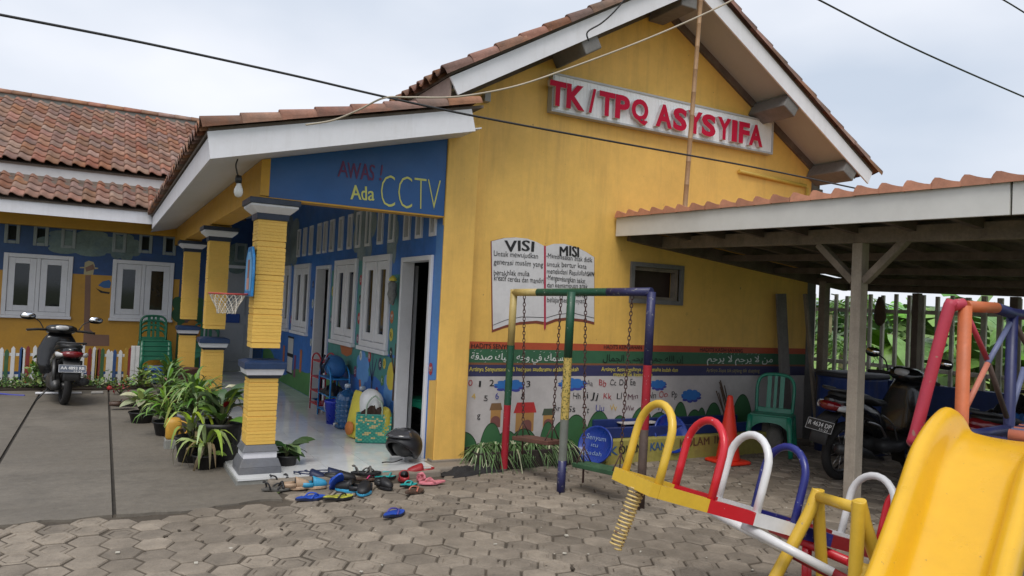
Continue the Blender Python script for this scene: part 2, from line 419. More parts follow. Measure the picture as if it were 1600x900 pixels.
def tile_roof(parent, O, a, bdir, nu, nv, single, mb=tmb, me=tmesh, w_=TW, l_=TL, m=tile_m, jit=.5, skip=None):
    O, a, bdir = V(O), V(a).normalized(), V(bdir).normalized(); n = a.cross(bdir)
    if n.z < 0: n = -n
    off = wl(parent); stuff = MB(); cnt = 0
    for j in range(nv):
        for i in range(nu):
            if skip and skip(i, j): continue
            p = O+a*(i*w_+random.uniform(-.004, .004)*jit*2)+bdir*(j*l_+random.uniform(-.01, .01)*jit)
            rz = random.uniform(-.012, .012)*jit*2
            a2 = a*math.cos(rz)+bdir*math.sin(rz); b2 = bdir*math.cos(rz)-a*math.sin(rz)
            M4 = Matrix(((a2.x, b2.x, n.x, p.x), (a2.y, b2.y, n.y, p.y), (a2.z, b2.z, n.z, p.z+random.uniform(0, .006)*jit), (0, 0, 0, 1)))
            if single(i, j, p) and cnt < 296:
                o = bpy.data.objects.new('roof_tile', me); COL.objects.link(o); o.parent = parent
                o.matrix_local = Matrix.Translation(-off) @ M4; cnt += 1
            else: stuff.add([M4 @ v for v in mb.v], mb.f)
    if stuff.v: tag(stuff.build('roof_tile_field', m, parent, fix=False), kind='stuff')
def vis(p, x0=-30, x1=1630, y0=-30, y1=930):
    q = pr(p); return q[2] > 0 and x0 < q[0] < x1 and y0 < q[1] < y1

# ================================================================== MAIN SCHOOL HALL
hall = thing('school_hall', 'long yellow school hall with gable end, veranda and clay tiled roof', 'school building', (5.5, 11, 0))
ZL = 5.148; XR = 5.527; SL, SR = .588, .583       # ridge underside and pitch
YF = 6.2                                             # front edge of the roofs
def sof(x): return ZL-(XR-x)*SL if x < XR else ZL-(x-XR)*SR
# gable wall with its small window
wx0, wx1, wz0, wz1 = 5.29, 5.97, 1.76, 2.13
m = MB()
U = [2.9, wx0, wx1, 8.2]
def gq(u0, u1, z0, z1, top=False):
    if top: m.poly([fG(u0, z0, 0), fG(u1, z0, 0), fG(u1, sof(u1)+.02, 0)]+([fG(XR, ZL+.02, 0)] if u0 < XR < u1 else [])+[fG(u0, sof(u0)+.02, 0)])
    else: m.poly([fG(u0, z0, 0), fG(u1, z0, 0), fG(u1, z1, 0), fG(u0, z1, 0)])
gq(U[0], U[1], 0, wz1); gq(U[2], U[3], 0, wz1); gq(U[1], U[2], 0, wz0); gq(U[0], U[3], wz1, 9, True)
for p, q in (((wx0, wz0), (wx1, wz0)), ((wx1, wz0), (wx1, wz1)), ((wx1, wz1), (wx0, wz1)), ((wx0, wz1), (wx0, wz0))): m.poly([fG(*p, 0), fG(*q, 0), fG(*q, .2), fG(*p, .2)])
gw = m.build('gable_wall', yellow, hall)
m = MB(); m.box(8.19, 8.34, YW-.012, 15.6, 0, sof(8.3)-.01); m.build('side_wall', concrete_raw, hall)
m = MB(); m.box(2.872, 3.21, 6.68, YW+.05, .05, 3.40); pil = m.build('corner_pilaster', yellow, hall, bevel=.012)
m = MB(); m.box(2.86, 3.225, 6.665, YW, .045, .085); m.build('pilaster_foot', apron, hall, bevel=.01)
m = MB()
for z0, z1, x0, x1 in ((wz0-.05, wz0, wx0-.05, wx1+.05), (wz1, wz1+.05, wx0-.05, wx1+.05), (wz0, wz1, wx0-.05, wx0), (wz0, wz1, wx1, wx1+.05)): m.box(x0, x1, YW-.03, YW+.14, z0, z1)
gwin = m.build('window', concrete_raw, hall)
m = MB()
for z0, z1, x0, x1 in ((wz0, wz0+.035, wx0, wx1), (wz1-.04, wz1, wx0, wx1), (wz0+.035, wz1-.04, wx0, wx0+.04), (wz0+.035, wz1-.04, wx1-.045, wx1)): m.box(x0, x1, YW+.02, YW+.10, z0, z1)
m.build('window_frame', wood_grey, gwin)
MB().box(wx0, wx1, YW+.16, YW+.19, wz0, wz1).build('window_shutter', mat('dark_red_shutter', (.05, .03, .025), .6), gwin)
# hall interior shell
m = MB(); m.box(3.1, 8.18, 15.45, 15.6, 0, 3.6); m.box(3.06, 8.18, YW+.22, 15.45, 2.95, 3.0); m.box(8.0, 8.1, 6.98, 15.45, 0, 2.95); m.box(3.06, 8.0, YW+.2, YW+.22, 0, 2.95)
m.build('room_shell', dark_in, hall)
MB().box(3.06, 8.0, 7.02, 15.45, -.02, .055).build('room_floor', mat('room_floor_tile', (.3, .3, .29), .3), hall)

# veranda wall: doors, windows, vents
doors = [(6.90, 7.76, .06, 2.08), (10.70, 11.49, .06, 2.08)]
wins = [(8.12, 9.13, 1.03, 2.14), (9.40, 10.44, 1.03, 2.13), (11.91, 12.98, 1.03, 2.14), (13.32, 14.35, 1.03, 2.14)]
vpx = [(1040, 636, 36), (958, 643, 36), (887, 652, 36), (797, 662, 34), (730, 672, 30), (658, 680, 28), (600, 692, 26), (550, 699, 24), (497, 708, 24), (445, 718, 24), (405, 726, 20), (370, 732, 22), (322, 738, 18), (285, 743, 18), (250, 746, 16)]
vents = []
for cx, by, wd in vpx:
    a_ = mp_(400+(cx-wd/2)/3.75, 200+by/3.75); c_ = mp_(400+(cx+wd/2)/3.75, 200+by/3.75)
    vents.append((min(a_[0], c_[0]), max(a_[0], c_[0]), 2.27, 2.74))
m = MB()
holes = [(d[0]+.02, d[1]-.02, d[2]-.06, d[3]-.02) for d in doors]+[(a+.05, b_-.05, c+.05, d-.05) for a, b_, c, d in wins]+[(a+.03, b_-.03, c+.03, d-.03) for a, b_, c, d in vents]
wall_faces(m, fM, (6.72, 15.6), (0, 3.22), holes, .11)
mw = m.build('veranda_wall', blue_mural, hall, fix=False)
def frame_box(m, fr, a, b_, c, d, t, d0, d1, bottom=True):
    def bx(u0, u1, v0, v1):
        p, q = fr(u0, v0, d0), fr(u1, v1, d1); m.box(min(p.x, q.x), max(p.x, q.x), min(p.y, q.y), max(p.y, q.y), v0, v1)
    bx(a, a+t, c, d); bx(b_-t, b_, c, d); bx(a+t, b_-t, d-t, d)
    if bottom: bx(a+t, b_-t, c, c+t)
def window(fr, a, b_, c, d, parent, open_second=False, t=.07, st=.16):
    m = MB(); frame_box(m, fr, a, b_, c, d, t, -.035, .09)
    mid = (a+b_)/2
    p, q = fr(mid-.03, c+t, -.02), fr(mid+.03, d-t, .09); m.box(min(p.x, q.x), max(p.x, q.x), min(p.y, q.y), max(p.y, q.y), c+t, d-t)
    wf = m.build('window', white_frame, parent, bevel=.006)
    for k, (u0, u1) in enumerate(((a+t+.004, mid-.034), (mid+.034, b_-t-.004))):
        s = MB(); frame_box(s, fr, u0, u1, c+t+.004, d-t-.004, st*.62, -.012, .03); sa = s.build('sash', white_frame, wf, bevel=.005)
        if k == 1 and open_second:
            sa.location = (0, 0, 0)
        g = MB(); e = st*.62
        p, q = fr(u0+e, c+t+e, .008), fr(u1-e, d-t-e, .014)
        g.box(min(p.x, q.x), max(p.x, q.x), min(p.y, q.y), max(p.y, q.y), c+t+e, d-t-e); g.build('pane', glass, wf)
    s = MB(); p, q = fr(a-.02, c-.05, -.06), fr(b_+.02, c-.002, .02); s.box(min(p.x, q.x), max(p.x, q.x), min(p.y, q.y), max(p.y, q.y), c-.05, c-.002); s.build('sill', white_frame, wf, bevel=.006)
for q in wins: window(fM, *q, hall)
for dn, (a, b_, c, d) in enumerate(doors):
    m = MB(); frame_box(m, fM, a, b_, c, d, .05, -.03, .115, False); df = m.build('door_frame', white_frame, hall, bevel=.005)
    # the leaf stands open into the room, hinged on the far jamb
    m = MB(); m.box(XM+.19, XM+.23, b_+.12, b_+.90, .08, d-.07); lf = m.build('door_leaf', white_frame, df)
    m = MB(); m.box(XM+.15, XM+.19, b_+.80, b_+.84, 1.0, 1.03); m.build('handle', chrome, lf)
for a, b_, c, d in vents:
    m = MB(); frame_box(m, fM, a, b_, c, d, .034, -.02, .1); vb = m.build('vent', white_frame, hall)
    m = MB(); m.box(XM+.09, XM+.1, a+.03, b_-.03, c+.03, d-.03); m.build('vent_shade_sheet', mat('vent_dark', (.2, .19, .17), .8), vb)  # dark sheet stands in for the shade inside the vent

# veranda beams, ceiling and roof
XE = .69; ZE = 2.64; PV = .252                     # eave fascia line and pitch of the veranda roof
def vs_(x): return ZE+.02+(x-XE)*PV
m = MB()
m.prism([(1.215, 6.70, 2.452), (2.87, 6.70, 2.452), (2.87, 6.70, vs_(2.87)-.002), (1.215, 6.70, vs_(1.215)-.002)], (0, .16, 0))
bb = m.build('front_beam', blue_beam, hall)
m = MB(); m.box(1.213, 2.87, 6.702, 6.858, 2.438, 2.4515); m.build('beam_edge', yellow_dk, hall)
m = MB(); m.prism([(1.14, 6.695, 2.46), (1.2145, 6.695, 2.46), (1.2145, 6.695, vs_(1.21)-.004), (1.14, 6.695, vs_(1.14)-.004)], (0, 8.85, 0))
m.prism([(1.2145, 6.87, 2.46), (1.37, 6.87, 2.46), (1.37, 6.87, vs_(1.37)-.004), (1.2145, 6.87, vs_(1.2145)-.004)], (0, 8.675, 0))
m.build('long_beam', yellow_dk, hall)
m = MB(); m.prism([(XE+.02, YF+.02, vs_(XE+.02)), (3.0, YF+.02, vs_(3.0)), (3.0, YF+.02, vs_(3.0)+.012), (XE+.02, YF+.02, vs_(XE+.02)+.012)], (0, 8.1, 0))
m.prism([(XE+.02, YF+8.12, vs_(XE+.02)), (3.0, YF+8.12, vs_(3.0)), (3.0, YF+8.12, vs_(3.0)+.012), (XE+.02, YF+8.12, vs_(XE+.02)+.012)], (0, 1.6, 0))
m.build('veranda_ceiling', soffit, hall)
m = MB(); m.prism([(XE-.02, YF, ZE-.005), (2.93, YF, ZE-.005+(2.95-XE)*PV), (2.88, YF, ZE+.205+(2.9-XE)*PV), (XE-.05, YF, ZE+.205)], (0, .02, 0)); m.build('verge_fascia', white, hall)
m = MB(); m.box(XE-.021, XE, YF+.0205, 14.16, ZE-.004, ZE+.20); m.build('eave_fascia', white, hall)
m = MB(); m.prism([(XE-.04, YF+.0, ZE+.21), (3.0, YF+.0, ZE+.21+(3.0-XE)*PV), (3.0, YF, ZE+.235+(3.0-XE)*PV), (XE-.04, YF, ZE+.235)], (0, 9.3, 0))
vr = m.build('veranda_roof', wood_dark, hall)
bd = V((1, 0, PV)).normalized()
tile_roof(vr, (XE-.09, YF-.05, ZE+.225), (0, 1, 0), bd, 46, 8, lambda i, j, p: i < 2 or j == 0)

# main roof
rf = MB()
for sgn, sl_, xe in ((-1, SL, 2.66), (1, SR, 8.62)):
    ze = sof(xe)+.215
    rf.prism([(xe, YF+.01, ze), (XR, YF+.01, sof(XR)+.215), (XR, YF+.01, sof(XR)+.245), (xe, YF+.01, ze+.03)], (0, 9.6, 0))
mr = rf.build('main_roof', wood_dark, hall)
bd = V((1, 0, SL)).normalized()
tile_roof(mr, (2.60, YF-.05, sof(2.60)+.235), (0, 1, 0), bd, 14, 11, lambda i, j, p: (i < 2 or j == 0) and vis(p))
bd = V((-1, 0, SR)).normalized()
tile_roof(mr, (8.72, YF-.05, sof(8.72)+.235), (0, 1, 0), bd, 8, 13, lambda i, j, p: i < 2 or j == 0)
m = MB(); m.prism([(2.735, YF, sof(2.735)), (XR, YF, ZL), (XR, YF, ZL+.22), (2.65, YF, sof(2.65)+.2)], (0, .02, 0)); m.build('gable_fascia', white, hall)
m = MB(); m.prism([(XR+.001, YF, ZL), (8.53, YF, sof(8.53)), (8.60, YF, sof(8.60)+.19), (XR+.001, YF, ZL+.22)], (0, .02, 0)); m.build('gable_fascia', white, hall)
m = MB(); m.box(2.66, 2.68, YF+.03, 15.5, sof(2.67)-.03, sof(2.67)+.20); m.build('eave_board', eave_brown, hall)
m = MB()
m.prism([(2.70, YF+.021, sof(2.70)+.08), (XR, YF+.021, ZL+.08), (XR, YF+.021, ZL+.095), (2.70, YF+.021, sof(2.70)+.095)], (0, YW-YF-.02, 0))
m.prism([(XR, YF+.021, ZL+.08), (8.26, YF+.021, sof(8.26)+.08), (8.26, YF+.021, sof(8.26)+.095), (XR, YF+.021, ZL+.095)], (0, YW-YF-.02, 0))
m.build('gable_soffit', mat('grey_soffit_board', (.40, .415, .40), .6, .06, 1.5, .05, 50, dirt=.2, dcol=(.28, .28, .26)), hall)
m = MB()
for x0, x1 in ((2.9, XR), (XR, 8.2)):
    m.prism([(x0, YW-.035, sof(x0)-.02), (x1, YW-.035, sof(x1)-.02), (x1, YW-.035, sof(x1)+.078), (x0, YW-.035, sof(x0)+.078)], (0, .034, 0))
m.build('frieze_board', wood_dark, hall)
for x in (4.17, 5.45, 7.12, 8.22):     # concrete purlin ends under the gable soffit
    s_ = SL if x < XR else -SR
    if abs(x-XR) < .2: s_ = 0
    d_ = V((1, 0, s_)).normalized(); n_ = V((-d_.z, 0, d_.x))
    c_ = V((x, 0, sof(x)-.03)); h_ = V((0, (YW-YF-.03)/2, 0)); c_.y = YF+.025+h_.y
    MB().obox(c_-n_*.02, d_*.11, h_, n_*.09).build('purlin_end', concrete_raw, hall, bevel=.012)
MB().box(8.2, 8.40, YW-.02, YW+.2, 2.75, sof(8.3)-.16).build('corner_column', concrete_raw, hall, bevel=.01)
# conduit and junction box on the gable wall
a_, c_ = gp(1152, 268), gp(1256, 291)
m = MB(); m.tube([(a_[0], YW-.03, a_[1]), (c_[0], YW-.03, c_[1])], .024); m.tube([(c_[0]+.03, YW-.03, c_[1]-.02), (c_[0]+.03, YW-.03, 2.6)], .018); m.build('conduit', mat('yellow_pipe', (.62, .42, .08), .5), hall)
a_ = gp(757, 153)
m = MB(); m.box(a_[0]-.03, a_[0]+.04, YW-.07, YW-.001, a_[1]-.05, a_[1]+.05); tag(m.top('junction_box', mat('grey_box', (.35, .35, .36), .5), 'small grey junction box on the gable wall under the left eave', 'electrical box', bevel=.008))

# columns
def column(y, first=None):
    if first:
        return dup(first, hall, first.location+V((0, y-CY, 0)))
    X, Y = 1.265, y
    m = MB(); mu = MB()
    def step(z0, z1, h0, h1, mi):
        nonlocal m
        m.m = mi; m.add([(X+sx*h, Y+sy*h, z) for z, h in ((z0, h0), (z1, h1)) for sx, sy in ((-1, -1), (1, -1), (1, 1), (-1, 1))], [(0, 1, 5, 4), (1, 2, 6, 5), (2, 3, 7, 6), (3, 0, 4, 7), (0, 3, 2, 1), (4, 5, 6, 7)])
    hs = .122
    z = .30; k = 0
    while z < 2.26:                             # shaft: panels with thin sunk rings between
        lo, hi = z, min(z+(.245 if k % 2 == 0 else .05), 2.27)
        if not (.88 < (lo+hi)/2 < 1.02):
            h = hs if k % 2 == 0 else hs-.002
            keep = m
            if lo > 1: m = mu
            if k % 2 == 0:
                nc = max(1, round((hi-lo)/.03)); q_ = lo+.004
                for c_ in range(nc):
                    q2 = lo+.004+(hi-lo-.008)*(c_+1)/nc; hh_ = h+random.uniform(-.0012, .0010); g_ = random.uniform(.002, .0045)
                    step(q_, q2-g_, hh_+random.uniform(-.001, .001), hh_, 0); step(q2-g_, q2, h-.005, h-.005, 0); q_ = q2
            else: step(lo+.004, hi-.004, h, h, 0)
            step(hi-.004, hi+.004, h-.008, h-.008, 0)
            m = keep
        z = hi; k += 1
    sh = m.build('column', yellow_col, hall); mu.build('shaft', yellow_col, sh)
    m = MB(); step(-.03, .115, .178, .176, 0); step(.115, .185, .176, .15, 0); step(.185, .245, .14, .14, 1); step(.245, .30, .155, .128, 0); m.build('base', [grey_base, white], sh, bevel=.005)
    m = MB(); step(.875, .905, .128, .15, 2); step(.905, .96, .15, .165, 1); step(.96, 1.015, .178, .178, 0); step(1.015, 1.03, .178, .13, 0); m.build('band', [navy_blue, white, navy], sh, bevel=.004)
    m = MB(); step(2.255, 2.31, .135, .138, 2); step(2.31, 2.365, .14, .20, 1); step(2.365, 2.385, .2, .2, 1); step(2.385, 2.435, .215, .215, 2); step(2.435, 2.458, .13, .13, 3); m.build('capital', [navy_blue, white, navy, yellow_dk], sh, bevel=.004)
    return sh
CY = 6.84
c1 = column(CY); column(10.22, c1); column(13.5, c1)

# ================================================================== CLASSROOM WING
wing = thing('classroom_wing', 'low yellow and blue classroom wing with two-tier clay tile roof', 'school building', (-1, 16, 0))
wz = 2.62
W1, W2 = (-1.545, -.505, 1.045, 2.125), (.125, 1.16, 1.045, 2.125)
vbp = [(58, 790), (193, 803), (322, 815), (560, 835), (683, 840), (795, 850), (1130, 885)]
vb_ = []
for x, y in vbp:
    c_ = bp_(x/3, 100+y/3); vb_.append((c_[0]-.115, c_[0]+.115, c_[1]-.19, c_[1]+.19))
DR = (1.78, 2.62, .06, 2.10)
m = MB()
wall_faces(m, fB, (-9, XM), (0, 3.32), [(a+.05, b_-.05, c+.05, d-.05) for a, b_, c, d in (W1, W2)]+[(a+.05, b_-.05, c+.07, d-.07) for a, b_, c, d in vb_]+[(-5.2, -4.2, 1.1, 2.1), (DR[0], DR[1], 0, DR[3])], .15)
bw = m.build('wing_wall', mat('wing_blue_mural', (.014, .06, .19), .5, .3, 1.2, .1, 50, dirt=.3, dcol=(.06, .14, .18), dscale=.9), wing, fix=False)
window(fB, *W1, wing); window(fB, *W2, wing)
for a, b_, c, d in vb_:
    m = MB(); frame_box(m, fB, a, b_, c, d, .055, -.02, .1); vv = m.build('vent', mat('vent_block', (.27, .31, .31), .7, .1, 5), wing, bevel=.01)
    MB().box(a+.05, b_-.05, YB+.085, YB+.1, c+.05, d-.05).build('vent_shade_sheet', mat('vent_black', (.02, .025, .02), .8), vv)  # black sheet painted as the shaded hollow of the vent block
m = MB(); frame_box(m, fB, DR[0]-.06, DR[1]+.06, .06, DR[3]+.06, .06, -.03, .1, False); dfm = m.build('door_frame', white_frame, wing)
m = MB(); m.box(DR[0], DR[1], YB+.02, YB+.06, .07, DR[3]); dl = m.build('door_leaf', mat('grey_door_paint', (.36, .37, .38), .5, .08, 3), dfm)
for z0, z1 in ((.25, 1.0), (1.15, 1.95)):
    m = MB(); m.box(DR[0]+.12, DR[1]-.12, YB+.008, YB+.02, z0, z1); m.build('door_panel', MATS['grey_door_paint'], dfm, bevel=.006)
m = MB(); m.box(2.1, 2.4, YB+.0, YB+.007, 1.02, 1.2); m.build('door_notice', mat('blue_notice', (.02, .07, .3), .5), dfm)
m = MB(); m.box(-9, 1.14, YB-.20, YB-.001, wz, wz+.235); m.build('tie_beam', yellow_dk, wing)
YE = 14.2
m = MB(); m.box(-9, XE-.0215, YE, YE+.02, 2.72, 2.945); m.build('eave_fascia', white, wing)
m = MB(); m.box(-9, XE+.0, YE+.021, YB-.001, 2.86, 2.875); m.build('eave_soffit', soffit, wing)
SW = .5
lowr = MB(); lowr.prism([(-9, YE-.02, 2.945), (-9, 15.1, 2.945+1.12*SW), (-9, 15.1, 2.92+1.12*SW), (-9, YE-.02, 2.92)], (9+2.2, 0, 0)); lr = lowr.build('porch_roof', wood_dark, wing)
tile_roof(lr, (-9, YE-.06, 2.955), (1, 0, 0), (0, 1, SW), 56, 4, lambda i, j, p: vis(p, -30, 330), mb=tmb, me=tmesh, l_=.28)
zb = 3.40
m = MB(); m.box(-9, 2.3, 15.0, 15.03, zb, zb+.235); m.build('upper_fascia', mat('grey_white_board', (.55, .55, .56), .6, .06, 2, dirt=.2, dcol=(.35, .34, .33)), wing)
UP = MB(); UP.prism([(-9, 14.98, zb+.23), (-9, 18.5, zb+.23+3.52*SW), (-9, 18.5, zb+.2+3.52*SW), (-9, 14.98, zb+.2)], (9+3.6, 0, 0))
UP.prism([(-9, 18.5, zb+.23+3.52*SW), (-9, 22, zb+.23), (-9, 22, zb+.2), (-9, 18.5, zb+.2+3.52*SW)], (9+3.6, 0, 0))
ur = UP.build('upper_roof', wood_dark, wing)
tile_roof(ur, (-9, 14.93, zb+.24), (1, 0, 0), (0, 1, SW), 60, 13, lambda i, j, p: vis(p, -12, 322, 120), l_=.302, mb=tile_mb(l_=.302), me=tile_mb(l_=.302).mesh('roof_tile', tile_m))
zr = zb+.24+3.57*SW
m = MB(); m.box(-9, 3.4, 18.36, 18.62, zr-.14, zr+.06); m.build('ridge_mortar', mortar, wing, bevel=.02)
x = -9
while x < 3.2:
    m = MB(); pts = arc((0, 0, 0), (0, .15, 0), (0, 0, .10), 0, math.pi, 8)
    vs = [(x+dx, 18.49+p.y*k, zr+.045+p.z*k) for dx, k in ((0, 1.06), (.36, 1.0)) for p in pts]
    m.add(vs, [(i, i+1, 10+i, 9+i) for i in range(8)], True); m.build('ridge_tile', tile_m, wing, solid=.014); x += .34
m = MB(); m.box(-8.9, 2.86, 18.3, 18.4, 0, 3.2); m.box(-8.9, 2.86, 15.8, 18.3, 2.9, 2.95); m.box(-8.95, -8.9, 15.8, 18.4, 0, 3.2); m.build('room_shell', dark_in, wing)
# ================================================================== PAINT ON THE WALLS
def flat(col, name, rough=.55, **k):
    k.setdefault('var', .10); k.setdefault('scale', 2.5)
    return mat(name, col, rough, dirt=k.pop('dirt', .12), dcol=tuple(c*.6+.02 for c in col), **k)
pw = flat((.50, .47, .46), 'painted_white', dirt=.3)
pred = flat((.42, .075, .03), 'painted_orange_red'); pgreen = flat((.035, .12, .06), 'painted_dark_green')
pnavy = flat((.035, .035, .10), 'painted_navy'); pbush = flat((.04, .13, .05), 'painted_bush_green')
pbrown = flat((.20, .08, .035), 'painted_red_brown'); ptan = flat((.42, .22, .07), 'painted_tan')
pdoor = flat((.19, .07, .06), 'painted_maroon'); proof = flat((.45, .03, .03), 'painted_red')
pgrey = flat((.06, .08, .05), 'painted_grey_green'); pcloud = flat((.03, .16, .48), 'painted_cloud_blue')
pblack = flat((.012, .012, .014), 'lettering_black'); pwhite_l = flat((.62, .66, .62), 'lettering_white')
pyel_l = flat((.62, .52, .10), 'lettering_yellow'); pblue_l = flat((.05, .06, .30), 'lettering_blue'); pred_l = flat((.38, .03, .04), 'lettering_red')
predf = flat((.11, .018, .085), 'lettering_faded_red'); pgold = flat((.60, .40, .08), 'lettering_pale_gold')

FWD = {}
for ch, c0, join in [('ا', 0xFE8D, 0), ('أ', 0xFE83, 0), ('إ', 0xFE87, 0), ('ب', 0xFE8F, 1), ('ة', 0xFE93, 0), ('ت', 0xFE95, 1), ('ج', 0xFE9D, 1), ('ح', 0xFEA1, 1), ('خ', 0xFEA5, 1), ('د', 0xFEA9, 0), ('ر', 0xFEAD, 0), ('س', 0xFEB1, 1), ('ص', 0xFEB9, 1), ('ف', 0xFED1, 1), ('ق', 0xFED5, 1), ('ك', 0xFED9, 1), ('ل', 0xFEDD, 1), ('م', 0xFEE1, 1), ('ن', 0xFEE5, 1), ('ه', 0xFEE9, 1), ('و', 0xFEED, 0), ('ي', 0xFEF1, 1)]:
    FWD[ch] = (c0, join)
def arabic(s):
    out = []
    for wd in s.split(' '):
        L = []; i = 0; prev = False
        while i < len(wd):
            if wd[i] == 'ل' and i+1 < len(wd) and wd[i+1] == 'ا':
                L.append(chr(0xFEFC if prev else 0xFEFB)); prev = False; i += 2; continue
            c0, join = FWD[wd[i]]; nxt = join and i+1 < len(wd)
            k = (3 if nxt else 1) if prev else (2 if nxt else 0)
            L.append(chr(c0+k)); prev = bool(join); i += 1
        out.append(''.join(L[::-1]))
    return ' '.join(out[::-1])
def text2d(body, off=0., res=3):
    c = bpy.data.curves.new('lettering', 'FONT'); c.body = body; c.size = 1; c.resolution_u = res; c.offset = off
    o = bpy.data.objects.new('lettering', c); COL.objects.link(o); bpy.context.view_layer.update()
    me = bpy.data.meshes.new_from_object(o.evaluated_get(bpy.context.evaluated_depsgraph_get()))
    vs = [v.co.copy() for v in me.vertices]; fs = [list(p.vertices) for p in me.polygons]
    bpy.data.objects.remove(o); bpy.data.curves.remove(c); bpy.data.meshes.remove(me)
    return vs, fs
SEED = [0]
def letter(body, fr, p0, p1, h, m, parent, d=-.004, off=0., wob=.06, bold=0., marks=False, name='lettering', res=3):
    """hand lettering on a wall: baseline from p0 to p1 (wall coordinates), capital height h"""
    vs, fs = text2d(body, off, res); SEED[0] += 7.7
    x0 = min(v.x for v in vs); x1 = max(v.x for v in vs); L = V((p1[0]-p0[0], p1[1]-p0[1]))
    sx = L.length/(x1-x0); sy = h/.69; e = L.normalized(); up = V((-e.y, e.x))
    if fr is fM: up = V((e.y, -e.x))*1
    if up.y < 0: up = -up
    mb = MB(); out = []; flat2 = []
    for v in vs:
        a = (v.x-x0)*sx; b = v.y*sy
        wx = wob*h*noise.noise(V((v.x*1.6, v.y*1.3, SEED[0]))); wy = wob*1.2*h*noise.noise(V((v.x*1.1, v.y*.8, SEED[0]+40)))
        q = V(p0)+e*(a+wx)+up*(b+wy); out.append(fr(q.x, q.y, d)); flat2.append((q.x, q.y))
    if bold:
        for k in range(5):
            dx = e*(bold*h*(k-2)/2); mb.add([fr(q[0]+dx.x, q[1]+dx.y, d-.0002*k) for q in flat2], fs)
    else: mb.add(out, fs)
    if marks:
        for k in range(int(L.length/h*1.1)):
            t = (k+.5)/(L.length/h*1.1)*L.length+random.uniform(-.2, .2)*h; q = V(p0)+e*t+up*(h*random.choice((1.22, 1.3, -.36)))
            mb.poly([fr(*(q+e*a*h+up*b*h), d) for a, b in ((-.09, -.03), (.10, .07), (.11, .12), (-.08, .03))])
    return mb.build(name, m, parent, fix=False)
def blob(fr, pts, m, parent, name, d=-.004):
    return MB().poly([fr(p[0], p[1], d) for p in pts]).build(name, m, parent, fix=False)
def cloud_pts(cx, cz, rx, rz, n=9, seed=0, k=6):
    out = []
    for i in range(n*k):
        a = 2*math.pi*i/(n*k); b = abs(math.sin(a*n/2))**.7
        r = .78+.22*b+.10*noise.noise(V((math.cos(a)*1.5, math.sin(a)*1.5, seed)))
        out.append((cx+rx*r*math.cos(a), cz+rz*r*math.sin(a)))
    return out
def rect(u0, u1, v0, v1): return [(u0, v0), (u1, v0), (u1, v1), (u0, v1)]
def dome(cx, z0, rx, rz, n=14): return [(cx+rx*math.cos(math.pi*i/n), z0+rz*math.sin(math.pi*i/n)) for i in range(n+1)]
XA, XB = 3.212, 8.19
zt = [1.232, 1.158, 1.018, .996, .878]
blob(fG, rect(XA, XB, zt[1], zt[0]), pred, gw, 'painted_band', -.003)
gb = blob(fG, rect(XA, XB, zt[2], zt[1]), pgreen, gw, 'painted_band', -.003)
blob(fG, rect(XA, XB, zt[3], zt[2]), pbrown, gw, 'painted_band', -.003)
blob(fG, rect(XA, XB, zt[4], zt[3]), pnavy, gw, 'painted_band', -.003)
blob(fG, rect(XA, XB, .05, zt[4]), pw, gw, 'mural_panel', -.003)

# the open book with the school's aims
bkL = [gp(x, y) for x, y in ((768, 377), (788, 372), (806, 371), (824, 373), (838, 378), (851, 385), (851, 503), (838, 501), (812, 503), (790, 508), (770, 515))]
bkR = [gp(x, y) for x, y in ((852, 385), (865, 381), (882, 381), (902, 387), (916, 394), (928, 402), (928, 503), (912, 499), (885, 496), (868, 498), (852, 504))]
bp2 = flat((.62, .61, .62), 'painted_page_white', dirt=.2)
def grow(pts, k, dx=0, dz=0):
    cx = sum(p[0] for p in pts)/len(pts); cz = sum(p[1] for p in pts)/len(pts)
    return [(cx+(p[0]-cx)*k+dx, cz+(p[1]-cz)*k+dz) for p in pts]
cover = flat((.20, .05, .03), 'painted_book_cover')
blob(fG, [(p[0]-.012, p[1]-(.0 if p[1] > 1.9 else .03)) for p in bkL], cover, gw, 'painted_book_cover', -.0025)
blob(fG, [(p[0]+.006, p[1]-(.0 if p[1] > 1.9 else .03)) for p in bkR], cover, gw, 'painted_book_cover', -.0025)
for pts, nm in ((bkL, 'painted_page'), (bkR, 'painted_page')): blob(fG, pts, bp2, gw, nm, -.004)
for ptl in (((770, 508), (790, 500), (815, 495), (851, 496)), ((852, 497), (872, 491), (895, 489), (928, 497))):
    q = [gp(*p) for p in ptl]; MB().add([fG(a, b+s, -.006) for a, b in q for s in (-.003, .003)], [(2*i, 2*i+2, 2*i+3, 2*i+1) for i in range(3)]).build('page_line', pblack, gw, fix=False)
a_, c_ = gp(851, 384), gp(851, 512)
blob(fG, [(a_[0]-.012, a_[1]), (a_[0]+.012, a_[1]), (c_[0]+.012, c_[1]), (c_[0]-.002, c_[1]-.03), (c_[0]-.012, c_[1])], flat((.40, .02, .06), 'painted_ribbon_red'), gw, 'painted_ribbon', -.0065)
def gtext(body, x0, y0, x1, y1, hpx, m=pblack, off=0., parent=None, **k):
    p0, p1 = gp(x0, y0), gp(x1, y1); h = (gp(x0, y0-hpx)[1]-p0[1])
    return letter(body, fG, p0, p1, h, m, parent or gw, d=-.0075, off=off, **k)
gtext('VISI', 789, 392, 833, 393, 16.5, bold=.055, wob=.12)
gtext('MISI', 874, 399, 904, 401, 15, bold=.055, wob=.12)
for body, x0, y0, x1, y1 in (('Untuk mewujudkan', 771, 400, 840, 404), ('generasi muslim yang', 771, 412.5, 848, 417), ('berakhlak mulia', 771, 430, 827, 431.5), ('kreatif cerdas dan mandiri', 771, 438, 849, 443)):
    gtext(body, x0, y0, x1, y1, 8.5, wob=.13)
